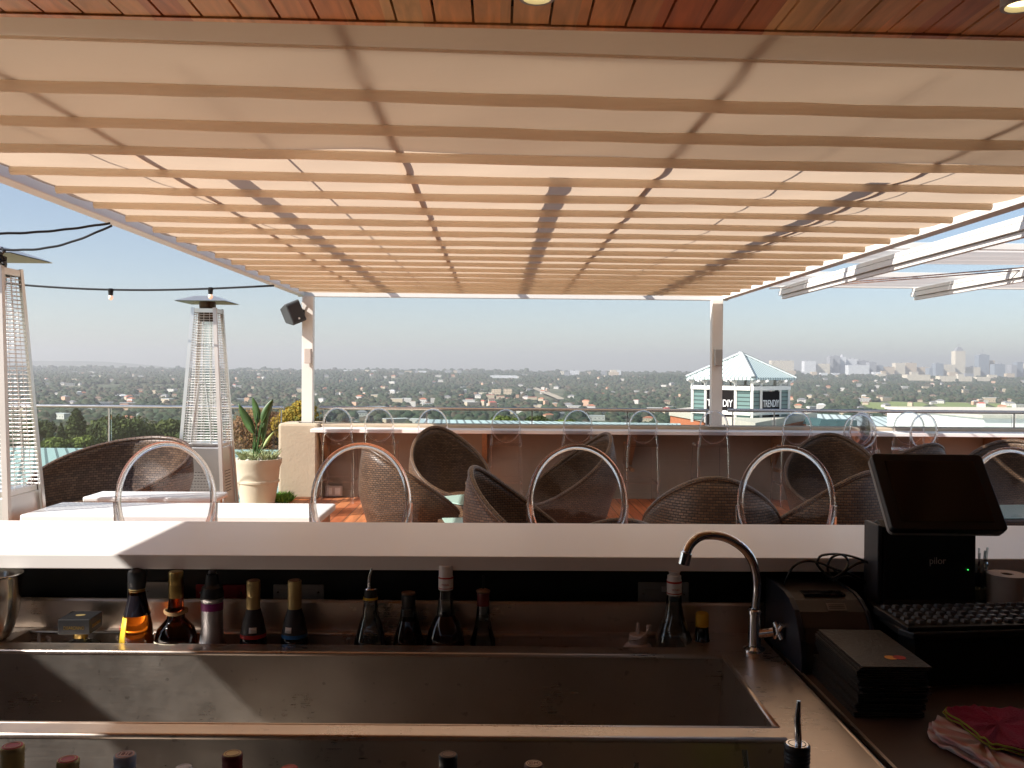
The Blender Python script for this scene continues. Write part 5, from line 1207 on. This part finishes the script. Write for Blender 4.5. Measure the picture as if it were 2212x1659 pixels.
# menu folders
MG = 'menu folders in the stack on the side counter'; mf0 = None; g = random.Random(4); z_ = .9735; NF = 19
pos_words = ['bottom','second from bottom','third from bottom','fourth from bottom','fifth from bottom','sixth from bottom','seventh from bottom','eighth from bottom','ninth from bottom','middle','ninth from top','eighth from top','seventh from top','sixth from top','fifth from top','fourth from top','third from top','second from top','topmost']
for i in range(NF):
    th = .0058; x, y, rz_ = .845+g.uniform(-.004,.004)+(.006 if i in (8,9,10) else 0)-(.004 if i < 3 else 0), 1.995+g.uniform(-.006,.006)-(.012 if i > 14 else 0), g.uniform(-.02,.02)-.02
    if mf0 is None:
        t = thing('menu_folder','black leather menu folder, bottom of the stack','menu',(x,y,z_),rz_,MG)
        m_ = MB(); m_.box(-.074,.074,-.135,.135,0,.0012); m_.box(-.074,.074,-.135,.135,.0035,.0047); m_.box(.0725,.075,-.135,.135,.0005,.0042); m_.build('cover','leather',t,bevel=.0004)
        m_ = MB(); m_.box(-.070,.0715,-.131,.131,.00135,.00335); m_.build('pages','sticker',t); mf0 = t
    else: t = dup(mf0,(x,y,z_),rz_,'black leather menu folder, '+pos_words[i]+' of the stack'+(', with red and orange discs' if i == NF-1 else ''))
    z_ += th+(.0008 if i % 5 == 4 else .00)
for dx,mt_ in ((-.009,'orange_ink'),(.009,'red_ink')):
    m_ = MB(); m_.lathe([(.001,.0),(.0135,.0),(.0135,.0004),(.001,.0004)],(0,0,0),28,cap=False); o = m_.build('card_disc',mt_,t); o.location = (.022+dx,-.075,.0050+(.0003 if dx > 0 else 0))
# cloths
def cloth(nme,label,poly,z,th,mat,seed,trim=None,group=None,layers=2):
    g = np.random.default_rng(seed); c = [PZ(x,y,z+th) for x,y in poly]; cc = sum(c,Vector())/len(c)
    t = thing(nme,label,'cloth',(cc.x,cc.y,z),0,group)
    ring = []
    n = len(c)
    for k in range(n):
        p0,p1,p2,p3 = c[k-1],c[k],c[(k+1)%n],c[(k+2)%n]
        for u in np.linspace(0,1,7)[:-1]:
            u = float(u); v = .5*((2*p1)+(p2-p0)*u+(2*p0-5*p1+4*p2-p3)*u*u+(3*p1-p0-3*p2+p3)*u**3); ring.append(Vector((v.x-cc.x,v.y-cc.y,0)))
    N2 = len(ring)
    for l in range(layers):
        m_ = MB(); s_ = 1-.05*l; z0 = th*l/layers+.0012; h = th/layers*.9; vs = []; prof_ = [(.985,0),(1.0,h*.5),(.985,h),(.9,h*1.05),(.7,h),(.35,h*1.02)]
        off = g.uniform(-.006,.006,2)
        for (f,zz) in prof_:
            for k,p in enumerate(ring):
                wob = .0035*math.sin(k*.9+l*2)+.002*math.sin(k*2.3+l+f*9); q = p*s_*f*(1+wob*3); vs.append((q.x+off[0],q.y+off[1],z0+zz+(wob*.9 if f < .95 else wob*.25)+ (abs(wob) if f >= .95 else 0)))
        vs.append((off[0],off[1],z0+h)); rr = len(prof_)
        fs = [(i*N2+k,i*N2+(k+1)%N2,(i+1)*N2+(k+1)%N2,(i+1)*N2+k) for i in range(rr-1) for k in range(N2)]+[((rr-1)*N2+k,(rr-1)*N2+(k+1)%N2,len(vs)-1) for k in range(N2)]+[tuple(range(N2-1,-1,-1))]
        m_.add(vs,fs); m_.build('folded_layer',mat,t,smooth='all')
        if trim:
            m_ = MB(); m_.tube([Vector(vs[N2+k]) for k in range(N2)],.0022,6,closed=True); m_.build('hem',trim,t,smooth='all')
cloth('bar_cloth','crumpled white and pink striped cloth under the magenta cloth at the right corner',[(2008,1556),(2034,1544),(2120,1560),(2300,1585),(2320,1700),(2200,1690),(2140,1650),(2070,1608),(2018,1582)],.9735,.022,'stripe_cloth',3,layers=3)
cloth('bar_cloth','magenta cloth with lime green hem on top of the striped cloth',[(2036,1530),(2090,1524),(2160,1528),(2300,1545),(2310,1628),(2165,1612),(2118,1592),(2085,1566)],.9965,.016,'magenta_cloth',5,trim='lime_cloth',layers=2)
# cables behind the printer
cb = thing('cable','tangle of thin black cable looped on the bar beside the till','cable',tuple(P(1780,1225,2.35)))
c0_ = Vector(cb.location)
for ln,pts in enumerate(([(1690,1285),(1697,1255),(1712,1226),(1735,1213),(1765,1214),(1800,1228),(1838,1240),(1880,1262)],[(1766,1212),(1775,1200),(1810,1197),(1850,1205),(1888,1222)],[(1762,1214),(1775,1232),(1798,1248),(1825,1232),(1832,1212),(1818,1198),(1795,1206),(1788,1230),(1800,1252)],[(1800,1228),(1815,1240),(1850,1218),(1888,1210)],[(1797,1254),(1830,1245),(1860,1258),(1890,1262)])):
    P3 = [P(a,b,2.352-.010*((i+ln)%3))-c0_ for i,(a,b) in enumerate(pts)]; sm_ = []
    for i in range(len(P3)-1):
        p0,p1,p2,p3 = P3[max(0,i-1)],P3[i],P3[i+1],P3[min(len(P3)-1,i+2)]
        for u in (0,.25,.5,.75): sm_.append(.5*((2*p1)+(p2-p0)*u+(2*p0-5*p1+4*p2-p3)*u*u+(3*p1-p0-3*p2+p3)*u**3))
    m_ = MB(); m_.tube(sm_+[P3[-1]],.0032,7); m_.build('strand','cable_black',cb,smooth=True)
# ---- tap
fb = P(1629,1415,2.285); fa = thing('tap','chrome swan neck tap standing at the corner of the sink','tap',(fb.x,2.285,ZS))
def F(px_,py_,dy=0): return P(px_,py_,2.285+dy)-Vector(fa.location)
m_ = MB(); m_.lathe([(.030,.0),(.029,.006),(.018,.012),(.0165,.02),(.0165,.095),(.0195,.097),(.0195,.106),(.014,.108),(.0135,.112)],(0,0,0),28); m_.build('body','chrome',fa,smooth=True)
key = [(1630,1330),(1633,1300),(1635,1270),(1633,1240),(1625,1212),(1611,1190),(1592,1174),(1567,1161),(1540,1156),(1516,1158),(1499,1168),(1488,1182),(1482,1198)]
pts = [F(a,b,-.05*(i/12)**1.5) for i,(a,b) in enumerate(key)]; sm_ = []
for i in range(len(pts)-1):
    p0,p1,p2,p3 = pts[max(0,i-1)],pts[i],pts[i+1],pts[min(len(pts)-1,i+2)]
    for u in (0,.33,.66): sm_.append(.5*((2*p1)+(p2-p0)*u+(2*p0-5*p1+4*p2-p3)*u*u+(3*p1-p0-3*p2+p3)*u**3))
m_ = MB(); m_.tube(sm_+[pts[-1]],.0115,18); m_.build('spout','chrome',fa,smooth='all')
m_ = MB(); m_.tube([pts[-1]+Vector((.001,0,.004)),F(1477,1219,-.05)],.0145,20); m_.build('nozzle','chrome',fa,smooth=True)
m_ = MB(); m_.tube([(.012,-.004,.045),(.045,-.02,.055)],.012,14); vb = m_.build('valve','chrome',fa,smooth=True)
m_ = MB(); c = Vector((.056,-.024,.058))
for k in range(4):
    a = R(45+90*k); d = Vector((-.3*math.cos(a),.6*math.cos(a),math.sin(a))).normalized(); m_.tube([c,c+d*.023],[.0095,.008],10)
m_.lathe([(.0,-.012),(.011,-.008),(.0115,.008),(.0,.012)],c,14); m_.build('cross_handle','chrome',vb,smooth=True)
# ---- bottles
def bottle(name,label,px_,parts,Y=2.372,zb=.845,cat='bottle',dx=0,group=None,zmin=None):
    """parts: (part name, material, [(half width px, y px), ...] from the bottom up)"""
    c = P(px_,1390,Y); t = thing(name,label,cat,(c.x,c.y,zb),0,group); k = Y/FPX
    for q in parts:
        nm,mt_,pr_ = q[:3]; m_ = MB(); pf = []
        for (hw_,py_) in pr_:
            z = (P(px_,py_,Y).z if py_ is not None else zb+.001)-zb; pf.append((max(hw_*k,.0004),z))
        m_.lathe(pf,(0,0,0),32); o = m_.build(nm,mt_,t,smooth=True)
    return t
def prof(*a): return list(a)
BG = None
b = bottle('liqueur_bottle','square capped liqueur bottle with black box stopper, leftmost in the well',174,[('glass_body','bottle_clear',[(38,None),(42,1400),(41,1392),(30,1386),(17,1381),(15,1376)]),('neck','gold',[(15,1376),(15,1362)])])
q = P(174,1345,2.372)-Vector(b.location); m_ = MB(); MC = Matrix.Translation(q) @ Matrix.Rotation(R(2),4,'Z'); m_.box(-.041,.041,-.041,.041,-.020,.020,MC); cp = m_.build('stopper','black_plastic',b,bevel=.002)
for ang,off in ((2,0),(92,0)):
    a = R(ang-0); nrm = Vector((math.sin(a),-math.cos(a),0)); text('lettering','DISARONNO',.0125,'gold',cp,q+nrm*.0414+Vector((0,0,-.003)),(R(90),0,a),.0003,.72)
m_ = MB(); m_.lathe([(.001,.0),(.012,.0),(.012,.0004),(.001,.0004)],(0,0,0),12,cap=False); o = m_.build('crest','dull_gold',cp); o.location = q+Vector((0,0,.0203)); o.scale = (1.1,.7,1)
b = bottle('liqueur_bottle','amber liqueur bottle with black domed cap and yellow label catching the sun',296,[('glass_body','amber_glass',[(34,None),(36,1392),(31,1350),(25,1318),(18,1290),(16,1270)]),('cap','black_plastic',[(17,1270),(17.5,1262),(19,1258),(19,1238),(18,1233),(10,1228),(2,1226)]),('gold_band','dull_gold',[(16.6,1277),(16.6,1275)]),('gold_band','dull_gold',[(16.9,1272.5),(16.9,1270.5)]),('neck_foil','dark_bottle',[(28,1326),(25.5,1318),(18.5,1290),(16.4,1278)])])
m_ = MB(); kk = 2.372/FPX; pts_ = []
def wraplabel(b,px_,y0,y1,w0,w1,a0,a1,mat,nme='label',n=10,out=1.02):
    m_ = MB(); z0 = P(px_,y1,2.372).z-b.location.z; z1 = P(px_,y0,2.372).z-b.location.z; vs = []
    for k in range(n+1):
        a = R(a0+(a1-a0)*k/n); vs += [(w1*kk*out*math.cos(a),w1*kk*out*math.sin(a),z0),(w0*kk*out*math.cos(a),w0*kk*out*math.sin(a),z1)]
    m_.add(vs,[(2*k,2*k+2,2*k+3,2*k+1) for k in range(n)]); return m_.build(nme,mat,b,smooth='all',solid=.0006)
l_ = wraplabel(b,296,1329,1384,27.5,35,-170,-112,'yellow_label'); text('lettering','La',.016,'red_ink',l_,(-.0365,-.0215,P(296,1352,2.372).z-b.location.z),(R(90),R(20),R(-52)),.0003,.9)
b = bottle('cream_liqueur_bottle','round dark brown bottle with gold cap and rope round its neck',380,[('glass_body','brown_glass',[(40,None),(43,1392),(42.5,1372),(38,1356),(26,1343),(19,1334),(17,1310),(15,1290)]),('cap','gold',[(15.5,1290),(15.5,1263),(15,1261),(15.5,1259),(15.5,1236),(14,1234)])])
for dz in (0,.004): m_ = MB(); z0 = P(380,1322,2.372).z-b.location.z+dz; m_.tube([(.0285*math.cos(R(k*15)),.0285*math.sin(R(k*15)),z0+.002*math.sin(k*.6)) for k in range(24)],.0028,8,closed=True); m_.build('rope','rope',b,smooth='all')
l_ = wraplabel(b,380,1379,1402,43.5,42.5,-150,-70,'cream_label'); text('lettering','MARULA',.012,'red_ink',l_,(-.0135,-.0535,P(380,1391,2.372).z-b.location.z),(R(90),0,R(-20)),.0004,.8)
b = bottle('cream_dispenser','silver whipping canister with black nozzle cap and purple band',458,[('canister','silver_paint',[(34,None),(34,1405),(30,1393),(25,1378),(23,1358),(22.5,1297),(25,1294),(25,1290)]),('cap','black_plastic',[(24,1289),(24,1278),(22,1275),(22,1268),(15,1262),(13,1244),(12,1240)]),('nozzle','dark_plastic',[(8,1240),(9,1236),(7,1232)]),('purple_band','purple',[(23.2,1316),(23.2,1300)])])
for px_,lb,mt_ in ((547,'gold capped dark bottle with a red band','red_foil'),(636,'gold capped dark bottle with a blue band','blue_foil')):
    b = bottle('wine_bottle',lb,px_,[('glass_body','dark_bottle',[(30,None),(30,1400),(28,1378),(27,1374)]),('foil','dark_plastic',[(27.3,1366),(22,1338),(16,1318),(15,1314)]),('coloured_band',mt_,[(27.6,1374),(27.5,1366)]),('cap','dull_gold',[(14.5,1314),(14.5,1288),(14,1286),(14.6,1284),(14.6,1262),(14,1260),(14.6,1258),(14.2,1254)]),('cap_disc','brown_cap',[(12.5,1254),(12.5,1252.6)])],group='gold capped dark bottles')
    l_ = wraplabel(b,px_,1349,1361,24.5,26.5,-95 if px_ < 600 else -125,-60 if px_ < 600 else -92,'white_plastic')
b = bottle('syrup_bottle','clear bottle with steel pourer and yellow ring on its black collar',800,[('glass_body','bottle_clear',[(36,None),(36,1400),(34,1380),(26,1352),(17,1325),(14.5,1295)]),('collar','black_plastic',[(14,1294),(15,1289),(14,1280),(14.5,1272)]),('yellow_ring','yellow',[(16,1294),(16.3,1291),(16,1289)]),('pourer_disc','chrome',[(13.5,1272),(12,1269.5)])])
q0 = P(797,1270,2.372)-Vector(b.location); m_ = MB(); m_.tube([q0,q0+Vector((.001,0,.03)),q0+Vector((.008,.0,.053))],[.0045,.004,.0028],12); m_.build('pour_spout','chrome',b,smooth=True)
bottle('small_bottle','short dark bottle with flat black cap, left of the big syrup bottle',882,[('glass_body','dark_liquid',[(34,None),(34,1400),(30,1372),(22,1345),(20,1338)]),('bottle_neck','bottle_clear',[(20,1338),(16,1312)]),('cap','black_plastic',[(15,1311),(15,1296),(15.6,1294),(15.6,1284)]),('cap_disc','brown_cap',[(15.4,1283),(15,1279)])])
b = bottle('syrup_bottle','large dark syrup bottle with white cap and red stripes, near the centre',962,[('glass_body','dark_liquid',[(40,None),(41,1388),(39,1368),(30,1345),(20,1328)]),('bottle_neck','bottle_clear',[(20,1328),(17,1305),(16,1272)]),('cap','cream_cap' if 0 else 'white_plastic',[(16,1273),(16,1245),(15,1243),(15,1224),(13,1221)]),('stripe','red_ink',[(16.4,1248),(16.4,1245)]),('stripe','red_ink',[(16.4,1269.5),(16.4,1268)])])
text('lettering','MONIN',.0068,'red_ink',b,(0,-.0205,P(962,1260,2.372).z-b.location.z),(R(90),0,0),.0003,.85)
b = bottle('syrup_bottle','slim clear bottle with wine red collar and black pourer',1043,[('glass_body','bottle_clear',[(28,None),(28,1400),(26,1378),(18,1350),(15,1330),(13,1308)]),('collar','maroon',[(14,1307),(13,1300),(14,1293),(13,1288),(14,1280)]),('pourer_disc','brown_cap',[(15.5,1278),(15.5,1275),(6,1271)]),('pour_spout','black_plastic',[(2.5,1272),(2,1243)])])
b = bottle('squeeze_bottle','translucent white squeeze bottle with cap on a strap beside the empty syrup bottle',1378,[('body','squeeze',[(32,None),(34,1402),(27,1392),(20,1388)]),('screw_cap','squeeze',[(20,1388),(20,1371),(18,1369)]),('nozzle','squeeze',[(5,1369),(3.5,1350),(2.5,1345)])])
m_ = MB(); o_ = Vector(b.location); m_.tube([P(1358,1384,2.35)-o_,P(1380,1381,2.345)-o_,P(1396,1368,2.35)-o_,P(1401,1356,2.36)-o_],.0022,8); m_.build('strap','squeeze',b,smooth=True)
m_ = MB(); m_.tube([P(1401,1362,2.36)-o_,P(1402,1350,2.36)-o_],.0065,10); m_.build('tip_cap','squeeze',b,smooth=True)
b = bottle('syrup_bottle','empty clear syrup bottle with open white ring cap under the tap',1455,[('glass_body','bottle_clear',[(40,None),(41,1392),(39,1376),(32,1355),(22,1330),(17,1305),(15,1284)]),('ring_cap','white_plastic',[(16,1284),(16,1252),(15,1250),(15,1243),(11,1241),(12,1236),(13.5,1234)]),('stripe','red_ink',[(16.3,1258),(16.3,1254)]),('stripe','red_ink',[(16.3,1281),(16.3,1279)])])
text('lettering','MONIN',.0068,'red_ink',b,(0,-.0205,P(1455,1271,2.372).z-b.location.z),(R(90),0,0),.0003,.85)
b = bottle('bitters_bottle','small bottle with yellow cap and white label at the right end of the well',1516,[('glass_body','dark_bottle',[(20,None),(20,1386),(16,1380),(14,1354)]),('cap','yellow',[(14,1352),(14,1326),(12,1323)]),('paper_label','white_plastic',[(14.6,1377),(14.4,1360)])])
for px_,lb in ((84,'white nozzle of a squeeze bottle standing left of the black box stopper'),(106,'squeeze bottle with bent strap tip, next to the straight white nozzle')):
    b = bottle('squeeze_bottle',lb,px_,[('body','squeeze',[(18,None),(20,1420),(16,1412)]),('nozzle','squeeze',[(5.5,1411),(4.5,1390),(2.5,1368 if px_ < 90 else 1378)])],Y=2.39,group='squeeze bottles in the well')
    if px_ > 90: m_ = MB(); o_ = Vector(b.location); m_.tube([P(100,1376,2.39)-o_,P(108,1378,2.385)-o_,P(108,1388,2.385)-o_,P(113,1396,2.385)-o_],.003,8); m_.build('strap','squeeze',b,smooth=True)
# shaker tin at the left edge
b = thing('mixing_tin','polished steel mixing cup cut by the left edge','cup',(P(-12,1300,2.36).x,2.36-.0,.982))
m_ = MB(); m_.lathe([(.028,0),(.036,.004),(.050,.035),(.060,.075),(.064,.12),(.066,.165),(.070,.172),(.068,.174),(.063,.166),(.061,.12),(.056,.075),(.045,.035),(.002,.012)],(0,0,0),44,cap=False); m_.build('cup','tin',b,smooth='all')
# speed rail bottles: only their caps reach into the picture
def rail_bottle(px_,py_,w_,label,cap,top,Y=1.36,name='wine_bottle',extra=None,neck='dark_bottle'):
    c = P(px_,py_,Y); r_ = w_/2*Y/FPX; zb = ZS-.236; h = c.z-zb; t = thing(name,label,'bottle',(c.x,c.y,zb),0,'bottles in the front well')
    m_ = MB(); m_.lathe([(r_*2.1,0),(r_*2.2,.01),(r_*2.2,h*.55),(r_*1.2,h*.75),(r_*.93,h-.05),(r_*.93,h-.046)],(0,0,0),28); m_.build('glass_body',neck,t,smooth=True)
    m_ = MB(); pr_ = [(r_,h-.046)]; 
    for k in range(4): pr_ += [(r_*.95,h-.03+.006*k),(r_,h-.028+.006*k)]
    pr_ += [(r_,h-.002),(r_*.93,h)]; m_.lathe(pr_,(0,0,0),32); cc = m_.build('cap',cap,t,smooth=True)
    m_ = MB(); m_.lathe([(.0005,h+.0002),(r_*.86,h+.0002),(r_*.84,h+.0009),(.0005,h+.0009)],(0,0,0),28,cap=False); m_.build('cap_disc',top,cc)
    m_ = MB(); m_.lathe([(r_*.62,h+.001),(r_*.68,h+.001),(r_*.68,h+.0013),(r_*.62,h+.0013)],(0,0,0),28,cap=False); m_.build('embossed_ring',cap,cc)
    if extra: text('lettering',extra,r_*.75,'maroon',cc,(0,0,h+.0012),(0,0,0),.0002,.9)
    return t
rail_bottle(27,1611,66*.72,'bottle with ribbed gold cap and red top at the lower left corner','dull_gold','red_foil')
rail_bottle(147,1640,46,'red topped bottle second from the left in the front well','dull_gold','red_foil')
rail_bottle(270,1630,46,'pale blue grey cap with pink numbered top in the front well','bluegrey_cap','pink_disc',extra='1818')
rail_bottle(397,1657,36,'small silver cap just showing between the pale and the yellow tops','silver_paint','silver_paint')
rail_bottle(502,1628,44,'dark red cap with yellow gold top in the front well','maroon','dull_gold')
rail_bottle(625,1659,38,'low red cap right of the yellow topped one','red_foil','red_foil')
rail_bottle(968,1630,41,'black cap with brown top near the middle of the front well','black_plastic','brown_cap')
rail_bottle(1153,1650,42,'cream cap stamped with a monogram, right of the black cap','brown_cap','cream_cap',extra='CM')
t = rail_bottle(1722,1607,56,'lime green bottle with black collar and steel pourer at the lower right','black_plastic','chrome',Y=1.45,name='spirit_bottle',neck='lime')
o_ = Vector(t.location); q0 = P(1722,1604,1.45)-o_; m_ = MB(); m_.tube([q0+Vector((.002,0,-.002)),q0+Vector((0,0,.035)),q0+Vector((.003,.004,.068))],[.006,.0055,.0035],12); m_.build('pour_spout','chrome',t,smooth=True)
t = thing('straw','clear drinking straw standing in the front well left of the lime bottle','straw',tuple(P(1618,1700,1.5))); o_ = Vector(t.location); m_ = MB(); m_.tube([P(1618,1700,1.5)-o_,P(1608,1620,1.52)-o_],.0045,12,cap=False); m_.build('tube','bottle_clear',t,smooth='all')
t = thing('straw','short clear straw end poking up beside the cream monogram cap','straw',tuple(P(1373,1720,1.45))); o_ = Vector(t.location); m_ = MB(); m_.tube([P(1373,1720,1.45)-o_,P(1375,1647,1.46)-o_],.0036,12,cap=False); m_.build('tube','bottle_clear',t,smooth='all')
# ================================================================ haze
m_ = MB(); m_.box(-15500,15500,-200,16500,-230,330); hz = m_.build('haze','white_paint'); hz.data.materials.clear()
hm = bpy.data.materials.new('haze_air'); hm.use_nodes = True; N_ = hm.node_tree.nodes; N_.remove(N_['Principled BSDF']); pv = N_.new('ShaderNodeVolumePrincipled')
pv.inputs['Color'].default_value = (.83,.84,.87,1); pv.inputs['Density'].default_value = 0.00013; pv.inputs['Anisotropy'].default_value = .2; hm.node_tree.links.new(pv.outputs[0], N_['Material Output'].inputs['Volume'])
hz.data.materials.append(hm); stuff(hz); tag(hz,'pale bluish haze over the valley and the city','haze')
